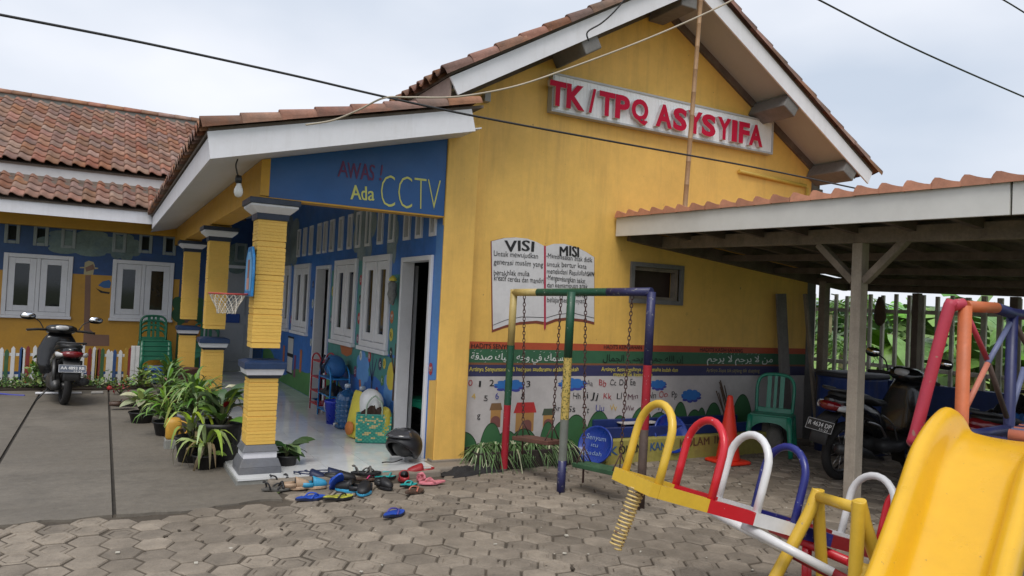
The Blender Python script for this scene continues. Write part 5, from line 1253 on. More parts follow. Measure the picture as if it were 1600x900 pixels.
    m = MB(); m.loft([((1.06, 0, .97), (0, .12, 0), (0, 0, .06)), ((1.125, 0, .955), (0, .07, 0), (0, 0, .04))], 12, 2.2); m.build('headlight', lens, t)
    for s in (1, -1):
        m = MB(); m.tube([(.93, s*.14, 1.0), (.90, s*.25, 1.0), (.86, s*.36, .985)], .018, 8); m.build('grip', black_rub, t)
        m = MB(); m.tube([(.97, s*.22, .985), (.95, s*.36, .97)], .007, 6); m.build('brake_lever', chrome, t)
        if mirrors:
            m = MB(); m.tube(smooth([(.93, s*.19, 1.02), (.95, s*.24, 1.12), (.92, s*.33, 1.18)], 4), .007, 6); ms = m.build('mirror_arm', black_pl, t)
            m = MB(); m.loft([((.915, s*.36, 1.185), (0, .082, 0), (0, 0, .052)), ((.94, s*.36, 1.185), (0, .06, 0), (0, 0, .036)), ((.955, s*.36, 1.185), (0, .03, 0), (0, 0, .018))], 14, 2.3); m.build('mirror', black_pl, ms)
            m = MB(); m.loft([((.911, s*.36, 1.185), (0, .074, 0), (-.012, 0, .046)), ((.9135, s*.36, 1.185), (0, .074, 0), (-.012, 0, .046))], 14, 2.3); m.build('mirror_glass', mirror_m, ms)
        m = MB(); m.tube([(1.24, s*.065, rw), (1.05, s*.065, .72)], .02, 8); m.build('fork', steel_dk, t)
    m = MB(); ff = arc((WB, 0, rw), (-.30, 0, 0), (0, 0, .31), R(-35), R(115), 10); vs = [(p.x, y, p.z) for p in ff for y in (-.07, -.05, .05, .07)]
    m.add(vs, [(4*i+k, 4*i+k+1, 4*i+k+5, 4*i+k+4) for i in range(10) for k in range(3)], True); m.build('front_fender', body, t, solid=.01, fix=False)
    m = MB(); m.tube([(.35, .12, .20), (.30, .24, .01)], .011, 6); m.tube([(.50, -.16, .26), (.50, .16, .26)], .012, 6); m.build('side_stand', steel_dk, t)
    if not scooter:
        m = MB(); m.tube(smooth([(.1, -.16, .60), (.28, -.175, .55), (.42, -.16, .44)], 4), .012, 6); m.tube(smooth([(.3, -.17, .66), (.5, -.17, .56), (.62, -.16, .40)], 4), .008, 6); m.build('side_stripe', chrome, t)
    return t
mb1 = motorbike('black scooter seen from behind, parked before the colourful picket fence', bk_body, 'AA 4893 RB', '09.22', plate_gr)
mb1.location = G(98, 634)+V((0, .10, 0)); mb1.rotation_euler = (R(3), 0, R(100)); mb1.scale = (1, 1.18, .95)
mb2 = motorbike('black motorbike with dark plate and red tail light behind the carport post', bk_body, 'R 4634 DP', '10-23', plate_bl, scooter=False)
mb2.scale = (1.05, 1.1, 1.06); mb2.location = (6.66, 5.06, 0); mb2.rotation_euler = (R(5), 0, R(3))
mb3 = motorbike('dark red motorbike parked behind the red slide tower rail', bk_red, 'R 2871 KE', '04-24', plate_bl, scooter=False, mirrors=False)
mb3.location = (6.95, 3.80, 0); mb3.rotation_euler = (R(5), 0, R(-4))
mb4 = motorbike('black scooter parked deepest right under the carport behind the tower posts', bk_body, 'R 5520 TC', '02-25', plate_bl)
mb4.location = (6.9, 3.1, 0); mb4.rotation_euler = (R(4), 0, R(2))
# rain cover thrown over the red bike's seat
def cloth(c, rx, ry, h, m_, label, cat, name, amp=.35, fr=6, rot=0, group=None, zmin=.004):
    c = V(c); m = MB(); n = 22
    vs = []
    for i in range(n+1):
        for j in range(n+1):
            u, v = i/n*2-1, j/n*2-1; k = 1+.35*noise.noise(V((u*1.7, v*1.7, c.x*3)))
            x, y = u*rx*k, v*ry*k; d = max(abs(u), abs(v))
            z = h*max(0, 1-d**2.2)*(.75+.6*noise.noise(V((u*2.3+5, v*2.3, c.y))))+amp*h*noise.noise(V((u*fr, v*fr, c.z+2)))*(1-d*.6)
            vs.append(c+V((x*math.cos(rot)-y*math.sin(rot), x*math.sin(rot)+y*math.cos(rot), max(z, zmin))))
    m.add(vs, [(i*(n+1)+j, i*(n+1)+j+1, (i+1)*(n+1)+j+1, (i+1)*(n+1)+j) for i in range(n) for j in range(n)], True)
    return m.top(name, m_, label, cat, group, at=c, fix=False)
cloth((7.62, 3.82, .82), .30, .20, .22, mat('black_cover', (.012, .012, .013), .3, .3, 8), 'shiny black cover bunched on the red motorbike seat', 'cover', 'seat_cover')
cloth((7.32, 3.72, .76), .12, .13, .12, mat('blue_raincoat', (.02, .10, .30), .45, .25, 8), 'blue and green raincoat stuffed on the red motorbike', 'raincoat', 'raincoat')

# ================================================================== THINGS ON THE VERANDA
FZ = .06
def rack(x0, x1, y0, y1, zs, m_, label, top):
    t = thing('shoe_rack', label, 'rack', ((x0+x1)/2, (y0+y1)/2, FZ), 'plastic racks on the veranda')
    for x in (x0, x1):
        m = MB(); ys = [V((x, y0, FZ)), V((x, y0, zs[-1]))]+arc((x, (y0+y1)/2, zs[-1]), (0, -(y1-y0)/2, 0), (0, 0, top), 0, math.pi, 10)[1:-1]+[V((x, y1, zs[-1])), V((x, y1, FZ))]
        m.tube(ys, .011, 8); m.build('side_frame', m_, t)
    for z in zs:
        m = MB(); m.box(x0-.01, x1+.01, y0+.008, y1-.008, z-.012, z+.004); m.build('shelf', m_, t, bevel=.004)
    return t
rack_r = mat('red_rack_plastic', (.42, .012, .03), .35, .1, 5); rack_b = mat('blue_rack_plastic', (.02, .20, .48), .35, .1, 5)
rack(2.60, 2.80, 9.98, 10.44, (.16, .33, .52, .74), rack_r, 'red plastic shoe rack with rounded top in front of the far door', .10)
rack(2.56, 2.80, 9.30, 9.86, (.16, .36, .58), rack_b, 'blue plastic shoe rack with arched top under the far window', .16)
def bagshape(c, secs, m_, name, label, cat, n=14, e=2.4, crumple=.1, mats=None):
    c = V(c); m = MB(); m.loft([((c.x, c.y, c.z+z), (rx, 0, 0), (0, ry, 0)) for z, rx, ry in secs], n, e)
    for v in m.v:
        k = crumple*noise.noise(V((v.x*14, v.y*14, v.z*11))); v.x += (v.x-c.x)*k*2; v.y += (v.y-c.y)*k*2; v.z += .02*k*3*(1 if v.z > c.z+.04 else 0)
    return m.top(name, m_, label, cat, at=c, sub=1)
bp = thing('backpack', 'blue school backpack with pink side lying on the blue rack', 'backpack', (2.68, 9.52, .585))
m = MB(); m.loft([((2.68, 9.36, .68), (.08, 0, 0), (0, 0, .08)), ((2.67, 9.44, .72), (.125, 0, 0), (0, 0, .13)), ((2.67, 9.62, .74), (.13, 0, 0), (0, 0, .145)), ((2.68, 9.72, .71), (.10, 0, 0), (0, 0, .11))], 12, 2.6); m.build('body', mat('blue_backpack', (.02, .12, .33), .7, .2, 6, .2, 40), bp, sub=1)
m = MB(); m.loft([((2.68, 9.725, .70), (.09, 0, 0), (0, 0, .10)), ((2.68, 9.82, .70), (.07, 0, 0), (0, 0, .08))], 12, 2.4); m.build('side_pocket', mat('pink_backpack', (.45, .03, .16), .7, .2, 6), bp, sub=1)
m = MB(); m.tube(smooth([(2.56, 9.44, .84), (2.52, 9.52, .72), (2.55, 9.62, .64)], 4), .014, 6); m.tube(smooth([(2.56, 9.64, .86), (2.52, 9.68, .74), (2.55, 9.70, .64)], 4), .014, 6); m.build('strap', mat('dark_strap', (.012, .02, .04), .7), bp)
cloth((2.66, 9.56, .365), .12, .22, .15, mat('black_bag', (.014, .014, .016), .6), 'black cloth bag on the middle shelf of the blue rack', 'bag', 'cloth_bag')
bu = thing('bucket', 'royal blue plastic bucket standing on the veranda tiles before the racks', 'bucket', (2.58, 9.12, FZ))
m = MB(); m.lathe([(.095, FZ), (.125, FZ+.25), (.132, FZ+.255), (.132, FZ+.285), (.124, FZ+.285), (.118, FZ+.25), (.09, FZ+.012)], (2.58, 9.12, 0), 28); m.build('body', mat('royal_blue_plastic', (.008, .03, .42), .3, .1, 4), bu)
m = MB(); m.tube(arc((2.58, 9.12, FZ+.262), (.135, .02, 0), (-.03, .02, -.15), 0, math.pi, 12), .005, 6); m.build('handle', plate_wh, bu)
bott_m = mat('blue_water_bottle', (.02, .13, .34), .12, .15, 3, trans=.35, coat=.3)
def bottle(x, y, label):
    t = thing('water_bottle', label, 'water bottle', (x, y, FZ), 'large blue water bottles on the veranda')
    pf = [(.10, 0), (.132, .015)]
    for z in (.06, .12, .18, .24, .30): pf += [(.134, z-.018), (.125, z), (.134, z+.018)]
    pf += [(.134, .35), (.11, .41), (.05, .45), (.034, .46), (.034, .50), (.03, .505)]
    m = MB(); m.lathe([(r, FZ+z) for r, z in pf], (x, y, 0), 28); m.build('body', bott_m, t)
    m = MB(); m.lathe([(.036, FZ+.485), (.036, FZ+.52), (.03, FZ+.525)], (x, y, 0), 16); m.build('cap', mat('pale_cap', (.5, .55, .62), .4), t)
    m = MB(); m.tube([(x-.12, y-.06, FZ+.07), (x-.165, y-.08, FZ+.07), (x-.165, y-.08, FZ+.045)], .012, 8); m.build('tap', mat('white_tap', (.6, .6, .6), .4), t)
bottle(2.62, 8.76, 'large blue ribbed water bottle with white tap, the front one'); bottle(2.72, 8.50, 'blue water bottle half hidden behind the yellow bag')
yb = bagshape((2.58, 8.16, FZ), ((0, .12, .22), (.04, .13, .23), (.20, .11, .22), (.36, .07, .20), (.48, .03, .18), (.52, .008, .16)), mat('yellow_bag_cloth', (.70, .60, .07), .55, .12, 6, .15, 30), 'shopping_bag', 'yellow bag with orange patch on the veranda floor left of the basket', 'bag')
m = MB(); c = yb.location; off = c.copy(); m.lathe([(.0005, .002), (.075, 0), (.075, -.004), (.0005, -.006)], (2.455, 8.07, FZ+.12), 18, (1, .35, -.1)); q = m.build('orange_patch', mat('orange_print', (.62, .2, .04), .55), yb)
bagshape((2.66, 7.98, FZ+.02), ((0, .09, .13), (.10, .12, .16), (.25, .11, .15), (.40, .14, .16), (.49, .12, .13), (.54, .03, .05)), mat('white_plastic_bag', (.75, .75, .75), .35, .08, 5, .1, 25), 'plastic_bag', 'white plastic bag bulging above the woven basket', 'bag', crumple=.22)
bagshape((2.76, 7.78, FZ+.02), ((0, .06, .08), (.10, .07, .09), (.22, .06, .10), (.33, .05, .11), (.37, .01, .09)), mat('yellow_black_bag', (.5, .42, .04), .5, .2, 4), 'striped_bag', 'small yellow bag leaning on the wall behind the woven basket', 'bag', crumple=.2)
# woven basket
bt = thing('woven_basket', 'green and cream woven shopping basket on the veranda tiles by the door', 'basket', (2.66, 7.84, FZ))
wm = bpy.data.materials.new('woven_green_strips'); wm.use_nodes = True; N = wm.node_tree.nodes; L = wm.node_tree.links; B = N['Principled BSDF']; B.inputs['Roughness'].default_value = .45
wA = mat('woven_teal', (.06, .36, .25), .42, .15, 9, rnd=.15); wB = mat('woven_cream', (.55, .47, .22), .45, .15, 9, rnd=.15); wC = mat('woven_dark_teal', (.03, .27, .22), .42, .15, 9)
bpy.data.materials.remove(wm)
bc = V((2.655, 7.835, FZ)); e1b = V((math.cos(R(-20)), math.sin(R(-20)), 0)); e2b = V((-e1b.y, e1b.x, 0))
def bas(u, k, z): return bc+e1b*u+e2b*k+V((0, 0, z))
W_, D_, H_ = .185, .09, .30
m = MB(); m.loft([(bas(0, 0, z), e1b*W_*k, e2b*D_*k) for z, k in ((0, .96), (.02, 1), (H_, 1.04), (H_+.012, 1.05), (H_+.012, .98), (.05, .9))], 24, 5); m.build('body', wC, bt)
m = MB(); nu, nv = 16, 15
pat = {(4, 4), (5, 4), (4, 5), (5, 5), (3, 4), (6, 5), (11, 4), (10, 4), (11, 5), (10, 5), (12, 4), (9, 5), (7, 8), (8, 8), (7, 9), (8, 9), (6, 8), (9, 9), (7, 2), (8, 2), (1, 7), (14, 7), (1, 1), (2, 1), (14, 2), (0, 2), (15, 1)}
for i in range(nu):
    for j in range(nv):
        u = -W_+(i+.5)*2*W_/nu; z = .012+(j+.5)*(H_-.02)/nv; k = 1+.04*z/H_
        st = (i+j) % 2; crm = (i, j) in pat or (j > 9 and (i+2*j) % 5 == 0) or (j == 12 and i % 3)
        m.m = 1 if crm else (0 if st else 2)
        m.obox(bas(u*k, -D_*k-.002-.003*st, z), e1b*(W_/nu*.93), e2b*.004, V((0, 0, (H_-.02)/nv/2*.9)))
m.build('weave', [wA, wB, wC], bt)
for k in (-1, 1):
    MB().tube(smooth([bas(-.085, k*D_, H_-.01), bas(-.075, k*D_*.7, H_+.12), bas(0, k*D_*.4, H_+.20), bas(.075, k*D_*.7, H_+.12), bas(.085, k*D_, H_-.01)], 5), .009, 8).build('handle', mat('handle_grey_green', (.3, .38, .3), .5), bt)
cloth(bas(-.02, .0, H_-.03), .12, .07, .16, mat('brown_cloth', (.045, .022, .015), .8), 'dark brown cloth stuffed in the woven basket', 'cloth', 'folded_cloth')
# helmet
hm = thing('helmet', 'black open face helmet lying on the veranda floor at the doorway', 'helmet', (2.62, 6.78, FZ))
hc = V((2.61, 6.78, FZ+.155)); m = MB(); nu_, nv_ = 24, 12
hx = V((-.80, -.50, .10)).normalized(); hz_ = V((-.2, -.1, 1)); hz_ = (hz_-hx*hz_.dot(hx)).normalized(); hy = hz_.cross(hx)
def hpnt(th, ph, r):
    return hc+(hx*math.cos(th)*math.sin(ph)*1.12+hy*math.sin(th)*math.sin(ph)+hz_*math.cos(ph)*1.02)*r
vs = []; fs = []
for j in range(nv_+1):
    for i in range(nu_):
        th = 2*math.pi*i/nu_; front = max(0, math.cos(th))
        lim = math.pi*(.72-.30*front**.7); vs.append(hpnt(th, lim*j/nv_, .160))
fs = [(j*nu_+i, j*nu_+(i+1) % nu_, (j+1)*nu_+(i+1) % nu_, (j+1)*nu_+i) for j in range(nv_) for i in range(nu_)]
m.add(vs, fs, True); m.build('shell', mat('helmet_black', (.016, .016, .018), .38, .4, 8), hm, solid=.022, fix=False)
m = MB(); vs = []
for j in range(6):
    for i in range(13):
        th = R(-62+i*124/12); vs.append(hpnt(th, math.pi*(.12+.24*j/5), .177+.022*j/5))
m.add(vs, [(j*13+i, j*13+i+1, (j+1)*13+i+1, (j+1)*13+i) for j in range(5) for i in range(12)], True); m.build('visor', mat('smoked_visor', (.05, .05, .055), .12, .1, 3, coat=.5), hm, solid=.004, fix=False)
m = MB(); vs = []
for j in range(4):
    for i in range(7):
        th = R(150+i*10); vs.append(hpnt(th, math.pi*(.10+.22*j/3), .1735))
m.add(vs, [(j*7+i, j*7+i+1, (j+1)*7+i+1, (j+1)*7+i) for j in range(3) for i in range(6)], True); m.build('white_stripe', white_frame, hm, fix=False)
MB().ball(hc-hx*.015+hz_*.012, (.126, .122, .118), 16, 10).build('lining', seat_blk, hm)
MB().tube(smooth([hc+hx*.05-V((0, .06, .11)), hc+V((-.13, -.10, -.125)), hc+V((-.20, -.06, -.13)), hc+V((-.24, -.08, -.13))], 4), .006, 6).build('strap', seat_blk, hm)
# paper lantern by the door, lamp under the eave
ln = thing('wall_decoration', 'small grey hanging decoration with yellow top right of the near window', 'decoration', (2.80, 8.05, 1.78)); c = PX(613, 453, 2.80)
m = MB(); m.lathe([(.02, .10), (.05, .07), (.045, .0), (.055, -.05), (.03, -.13), (.02, -.16)], c, 12); m.build('body', mat('grey_ornament', (.18, .18, .17), .6, .4, 20), ln); m = MB(); m.lathe([(.045, .10), (.04, .13), (.01, .16)], c, 12); m.build('cap', myel, ln)
lb = thing('hanging_bulb', 'white light bulb in a black socket hanging from the veranda ceiling', 'light bulb', PY(376, 262, 6.5))
a = PY(371, 258, 6.5); 
m = MB(); m.tube(smooth([a+V((0, 0, .05)), a+V((-.012, 0, 0)), a+V((.0, 0, -.06)), a+V((.012, 0, -.09))], 4), .006, 6); m.build('cord', black_pl, lb)
m = MB(); m.lathe([(.022, 0), (.028, -.03), (.026, -.06), (.02, -.065)], a+V((.015, 0, -.085)), 14); m.build('socket', black_pl, lb)
m = MB(); m.lathe([(.018, 0), (.022, -.02), (.036, -.055), (.037, -.08), (.026, -.108), (.004, -.118)], a+V((.02, 0, -.148)), 16); m.build('bulb', mat('milky_bulb', (.75, .75, .73), .25), lb)

# ================================================================== BASKETBALL HOOP on the near column
bh = thing('basketball_hoop', 'small blue toy basketball backboard with rim and net on the nearest column', 'basketball hoop', (1.13, 6.80, 1.80))
m = MB(); ol = []
for y, z in ((-.17, -.22), (-.19, -.05), (-.17, .12), (-.09, .215), (.09, .215), (.17, .12), (.19, -.05), (.17, -.22)): ol.append(V((1.122, 6.80+y, 1.80+z)))
m.prism(ol, (-.022, 0, 0)); bo = m.build('backboard', mat('blue_backboard', (.03, .22, .52), .35, .25, 6), bh, bevel=.008)
fh = lambda u, v, d: V((1.0985+d, 6.80-u, 1.80+v))
blob(fh, [(-.13, -.17), (.13, -.17), (.15, -.03), (.13, .09), (.07, .17), (-.07, .17), (-.13, .09), (-.15, -.03)], flat((.16, .40, .66), 'backboard_pale_blue'), bo, 'backboard_panel', 0)
blob(fh, rect(-.045, .045, -.10, .10), flat((.30, .12, .08), 'backboard_brown'), bo, 'printed_patch', -.002); blob(fh, rect(-.06, .06, -.16, -.06), flat((.50, .25, .20), 'backboard_pink'), bo, 'printed_patch', -.003)
rc = V((.935, 6.80, 1.595)); m = MB(); m.tube(arc(rc, (.15, 0, 0), (0, .15, 0), 0, 2*math.pi, 24)[:-1], .008, 6, True); m.tube([(1.10, 6.77, 1.60), (1.07, 6.78, 1.597)], .008, 6); m.tube([(1.10, 6.83, 1.60), (1.07, 6.82, 1.597)], .008, 6); m.build('rim', mat('hoop_red', (.40, .05, .04), .4), bh)
m = MB(); nn_ = 12
def npt(k, lev): 
    a = 2*math.pi*k/nn_; r = (.15, .125, .098, .080, .075)[lev]; return rc+V((r*math.cos(a), r*math.sin(a), -(.0, .05, .095, .135, .17)[lev]))
for k in range(nn_):
    for lev in range(4):
        for s in (.5, -.5): m.tube([npt(k+(.5 if lev % 2 else 0), lev), npt(k+(.5 if lev % 2 else 0)+s, lev+1)], .0036, 4, caps=False)
m.build('net', mat('net_cord', (.62, .58, .5), .7), bh, fix=False)

# ================================================================== SHOES AT THE STEP
def sole_pts(L, w0, n=18):
    out = []
    for i in range(n):
        a = 2*math.pi*i/n; x = math.cos(a)*L/2; s = math.sin(a); wd_ = w0*(1.0 if x > 0 else .78)*(1-.10*math.cos(2*a)); out.append((x, s*wd_*.5*(1.02+.12*math.cos(a))))
    return out
def footwear(kind, L, cols, px, py, rot, label, tilt=0, z=0., up=None):
    base = G(px, py, 0.004); base = G(px, py, .05) if G(px, py, .05).y > 6.44 else base; L *= 1.16; t = thing({'flip': 'flip_flop', 'clog': 'clog', 'sandal': 'sandal', 'sneaker': 'shoe'}[kind], label, {'flip': 'flip-flop', 'clog': 'clog', 'sandal': 'sandal', 'sneaker': 'shoe'}[kind], (0, 0, 0), 'footwear left at the veranda step')
    w_ = L*.40; sp_ = sole_pts(L, w_); th = .018 if kind != 'clog' else .022
    m = MB(); m.prism([(x, y, .002+(.010 if x < -L*.2 else 0)) for x, y in sp_], (0, 0, th)); m.build('sole', cols[0], t, bevel=.004)
    zt2 = .002+th
    if kind == 'flip' or kind == 'sandal':
        if len(cols) > 2: MB().prism([(x*.95, y*.93, zt2+(.010 if x < -L*.2 else 0)) for x, y in sp_], (0, 0, .003)).build('footbed', cols[2], t)
        m = MB()
        for s in (1, -1): 
            pts = smooth([(L*.27, 0, zt2), (L*.20, s*w_*.10, zt2+.022), (L*.04, s*w_*.36, zt2+.026), (-L*.08, s*w_*.46, zt2)], 4); m.tube(pts, [.004+.004*(k/len(pts)) for k in range(len(pts))], 6)
        if kind == 'sandal':
            m.tube(smooth([(-L*.28, w_*.38, zt2), (-L*.34, w_*.3, zt2+.05), (-L*.45, 0, zt2+.06), (-L*.34, -w_*.3, zt2+.05), (-L*.28, -w_*.38, zt2)], 4), .007, 6); m.tube(smooth([(L*.10, w_*.45, zt2), (L*.12, 0, zt2+.045), (L*.10, -w_*.45, zt2)], 4), .011, 6)
        m.build('strap', cols[1], t)
    else:
        m = MB(); secs = []
        for x, hw_, hh_ in ((L*.49, .25, .012), (L*.42, .72, .026), (L*.25, .98, .036), (L*.08, .98, .044), (-L*.02, .90, .050)): secs.append(((x, 0, zt2+hh_*.6), (0, w_*.5*hw_, 0), (0, 0, hh_)))
        m.loft(secs, 12, 2.3)
        m.build('upper', cols[1], t)
        m = MB(); m.loft([((-L*.03, 0, zt2+.032), (0, w_*.40, 0), (0, 0, .040)), ((-L*.021, 0, zt2+.033), (0, w_*.38, 0), (0, 0, .036))], 12, 2.3); m.build('opening', seat_blk, t)
        m = MB(); h = .045 if kind == 'sneaker' else .032; ar = [(-L*.02, w_*.44), (-L*.2, w_*.41), (-L*.36, w_*.35), (-L*.46, w_*.18), (-L*.485, 0)]; ar += [(x, -y) for x, y in ar[:-1][::-1]]
        m.add([(x, y, zz) for x, y in ar for zz in (zt2-.005, zt2+h)], [(2*i, 2*i+2, 2*i+3, 2*i+1) for i in range(len(ar)-1)], True); m.build('heel_cup', cols[1], t, solid=.008, fix=False)
    t.location = base+V((0, 0, z)); t.rotation_euler = (R(tilt), R(up or 0), R(rot))
def fm(n_, c, r=.5): return mat('shoe_'+n_, c, r, .15, 12, .1, 60)
f_blk = fm('black', (.014, .014, .016)); f_navy = fm('navy', (.012, .02, .06)); f_blue = fm('blue', (.015, .07, .42)); f_sky = fm('sky_blue', (.04, .30, .50)); f_teal = fm('teal', (.02, .36, .35)); f_red = fm('red', (.32, .02, .025)); f_pink = fm('pink', (.62, .20, .24)); f_hot = fm('hot_pink', (.45, .03, .13)); f_br = fm('brown', (.085, .05, .035)); f_cor = fm('coral', (.45, .14, .09)); f_cream = fm('cream', (.42, .29, .19)); f_pur = fm('violet', (.06, .05, .25)); f_grey = fm('grey', (.10, .095, .085)); f_camo = mat('shoe_yellow_camo', (.38, .38, .05), .5, .9, 26)
shoes = [('sandal', .24, (f_grey, f_blk), 434, 766, 10, 'grey sandal with black straps nearest the column base'), ('sandal', .24, (f_grey, f_blk), 441, 754, 25, 'black strappy sandal behind the grey one at the column'),
 ('sandal', .22, (f_navy, f_navy), 474, 748, 35, 'navy sandal with loop straps at the tile edge'), ('sneaker', .23, (f_navy, f_navy), 487, 750, -40, 'navy shoe standing between two other dark shoes'), ('sneaker', .24, (f_navy, f_navy), 513, 747, -15, 'navy canvas shoe lying along the tile edge'), ('sneaker', .24, (f_blk, f_blk), 531, 752, -20, 'black shoe behind the upright blue flip-flop'),
 ('clog', .20, (f_cream, f_cream), 462, 764, -5, 'cream child shoe with blue toe next to the grey sandals'), ('clog', .20, (f_cream, f_sky), 489, 763, -5, 'cream child shoe with sky blue cap'), ('flip', .22, (f_blue, f_blue), 525, 766, -80, 'blue flip-flop propped up against the pile', 0, .05, -50), ('flip', .23, (f_navy, f_blue, f_blue), 485, 781, 15, 'blue flip-flop lying in front of the pile'), ('flip', .23, (f_blk, f_blk, f_camo), 528, 780, 8, 'yellow and black patterned flip-flop'),
 ('clog', .24, (f_sky, f_blk), 548, 768, 140, 'black clog with blue sole, left of the pair'), ('clog', .24, (f_sky, f_blk), 570, 770, -120, 'black clog with blue sole, right of the pair'), ('sandal', .24, (f_blk, f_grey), 572, 741, -5, 'dark sandal at the tile edge behind the pink one'), ('flip', .22, (f_br, f_hot), 573, 750, 5, 'brown flip-flop with hot pink straps'), ('flip', .25, (f_blk, f_teal, f_teal), 603, 747, 25, 'large teal flip-flop beside the pink strapped one'),
 ('clog', .19, (f_blk, f_blk), 599, 763, -70, 'small black shoe below the large teal flip-flop'), ('clog', .20, (f_red, f_red), 631, 752, 75, 'red clog pointing towards the yard'), ('clog', .24, (f_red, f_red), 657, 741, 185, 'red clog lying side on at the tile edge'), ('flip', .17, (f_blk, f_teal, f_teal), 638, 761, 20, 'small teal flip-flop in front of the red clog'), ('sandal', .17, (f_pink, f_pink), 658, 751, 60, 'small pink sandal next to the red clogs'), ('flip', .21, (f_pink, f_pink), 675, 756, 170, 'pink flip-flop farthest right of the pile'), ('flip', .20, (f_br, f_cor), 647, 770, 30, 'brown flip-flop with coral straps'), ('flip', .22, (f_navy, f_pur, f_blue), 615, 806, 35, 'lone blue flip-flop with violet straps out on the pavers'),
 ('sneaker', .26, (f_blk, f_br), 190, 635, 10, 'brown shoe left on the yard concrete near the plants, left one'), ('sneaker', .26, (f_blk, f_br), 214, 630, 20, 'brown shoe left on the yard concrete near the plants, right one')]
for s_ in shoes: footwear(*s_)
cp_ = G(735, 738); cloth((cp_.x-.02, cp_.y-.02, .0), .27, .11, .075, mat('black_fabric', (.018, .017, .017), .85, .3, 12), 'crumpled black cloth dropped on the paving by the planter', 'cloth', 'dropped_cloth', .5, 7, R(12))

# ================================================================== PICKET FENCE AND BED
pk = thing('picket_fence', 'low picket fence in white, red, yellow, blue and green before the wing wall', 'fence', (-.6, 14.0, 0))
pcol = {c: mat('picket_'+c, v, .5, .12, 6, dirt=.3, dcol=(.15, .13, .1)) for c, v in dict(white=(.60, .60, .60), red=(.20, .025, .02), yellow=(.34, .21, .03), blue=(.02, .065, .20), green=(.03, .10, .035)).items()}
YP = 13.75
seq = ['white', 'green', 'yellow', 'red', 'blue']
pxs = [(-20, 'blue'), (2, 'white'), (10, 'green'), (20, 'white'), (33, 'blue'), (36, 'white'), (43, 'red'), (54, 'white'), (64, 'green'), (76, 'white'), (88, 'red'), (99, 'white'), (112, 'green'), (122, 'yellow'), (140, 'red'), (147, 'white'), (151, 'yellow'), (154, 'red'), (160, 'green'), (169, 'white'), (174, 'white'), (179, 'blue'), (188, 'white'), (197, 'yellow'), (203, 'red')]
for px, c in pxs:
    x = PY(px, 560, YP).x; h = .60+random.uniform(-.03, .05); ww = .026
    m = MB(); m.prism([(x-ww, YP, .05), (x+ww, YP, .05), (x+ww, YP, h-.04), (x, YP, h), (x-ww, YP, h-.04)], (0, .016, 0)); m.build('picket', pcol[c], pk, bevel=.003)
for i, x in enumerate([-1.62-.11*k for k in range(12)]):
    m = MB(); m.prism([(x-.026, YP, .05), (x+.026, YP, .05), (x+.026, YP, .57), (x, YP, .61), (x-.026, YP, .57)], (0, .016, 0)); m.build('picket', pcol[seq[i % 5]], pk, bevel=.003)
for z in (.17, .50): MB().box(-3.0, .58, YP+.017, YP+.04, z-.022, z+.022).build('rail', pcol['white'], pk)
for px in (128, 208, 214):
    x = PY(px, 560, YP).x; MB().box(x-.035, x+.035, YP-.012, YP+.045, .0, .66).build('post', pcol['white'], pk, bevel=.004)
leafm = {n_: mat('leaf_'+n_, c, .45, .25, 9, rnd=.3, isl=.3, hue=.02, spec=.4) for n_, c in dict(green=(.13, .25, .05), dark=(.05, .115, .028), lime=(.25, .34, .07), dry=(.17, .13, .06), red=(.22, .03, .02), pale=(.40, .42, .25)).items()}
def leafcloud(m, c, r, n, L, mi=(0,), flat_=.6):
    for _ in range(n):
        d = V((random.gauss(0, 1), random.gauss(0, 1), abs(random.gauss(0, 1))*flat_)).normalized(); p = V(c)+V((d.x*r[0], d.y*r[1], d.z*r[2]))*random.uniform(.45, 1)
        a = V((random.uniform(-1, 1), random.uniform(-1, 1), random.uniform(-.5, .9))).normalized(); s = a.cross(V((random.uniform(-1, 1), random.uniform(-1, 1), 1))).normalized(); l = L*random.uniform(.6, 1.3)
        m.m = random.choice(mi); m.add([p-s*l*.05, p+a*l*.45-s*l*.28, p+a*l, p+a*l*.45+s*l*.28], [(0, 1, 2, 3)])
random.seed(21)
m = MB()
for i in range(30): leafcloud(m, (-3+3.75*i/29, 13.45+random.uniform(-.08, .10), .05), (.16, .16, random.uniform(.12, .24)), 75, .055, (0, 0, 1, 1, 2, 4))
tag(m.build('ground_cover', [leafm['dark'], leafm['green'], leafm['lime'], leafm['dry'], leafm['pale']], fix=False), kind='stuff')
MB().box(-3.2, .80, 13.2, 15.3, -.02, .03).build('flower_bed', MATS['dark_soil'])['kind'] = 'structure'
def bush(c, r, n, L, mi, label, cat='shrub', group=None):
    c = V(c); m = MB(); leafcloud(m, c+V((0, 0, .05)), r, n, L, mi, 1.0); t = thing('shrub', label, cat, c, group)
    m.build('foliage', [leafm['dark'], leafm['green'], leafm['lime'], leafm['dry'], leafm['pale'], leafm['red']], t, fix=False)
    m = MB()
    for k in range(5): m.tube([c, c+V((random.uniform(-.6, .6)*r[0], random.uniform(-.6, .6)*r[1], r[2]*.8))], .008, 5)
    m.build('stem', mat('green_stem', (.06, .07, .025), .7), t); return t
bush((-.78, 13.35, .03), (.24, .2, .50), 170, .10, (1, 1, 2, 0), 'bright leafy shrub in the bed left behind the scooter')
bush((.62, 13.2, .03), (.16, .14, .38), 90, .10, (1, 2, 2), 'small lime shrub at the right end of the picket fence')
bush((.30, 12.6, .02), (.16, .12, .12), 60, .06, (5, 5, 3, 1), 'low red flowered plant on the yard edge near the bed')

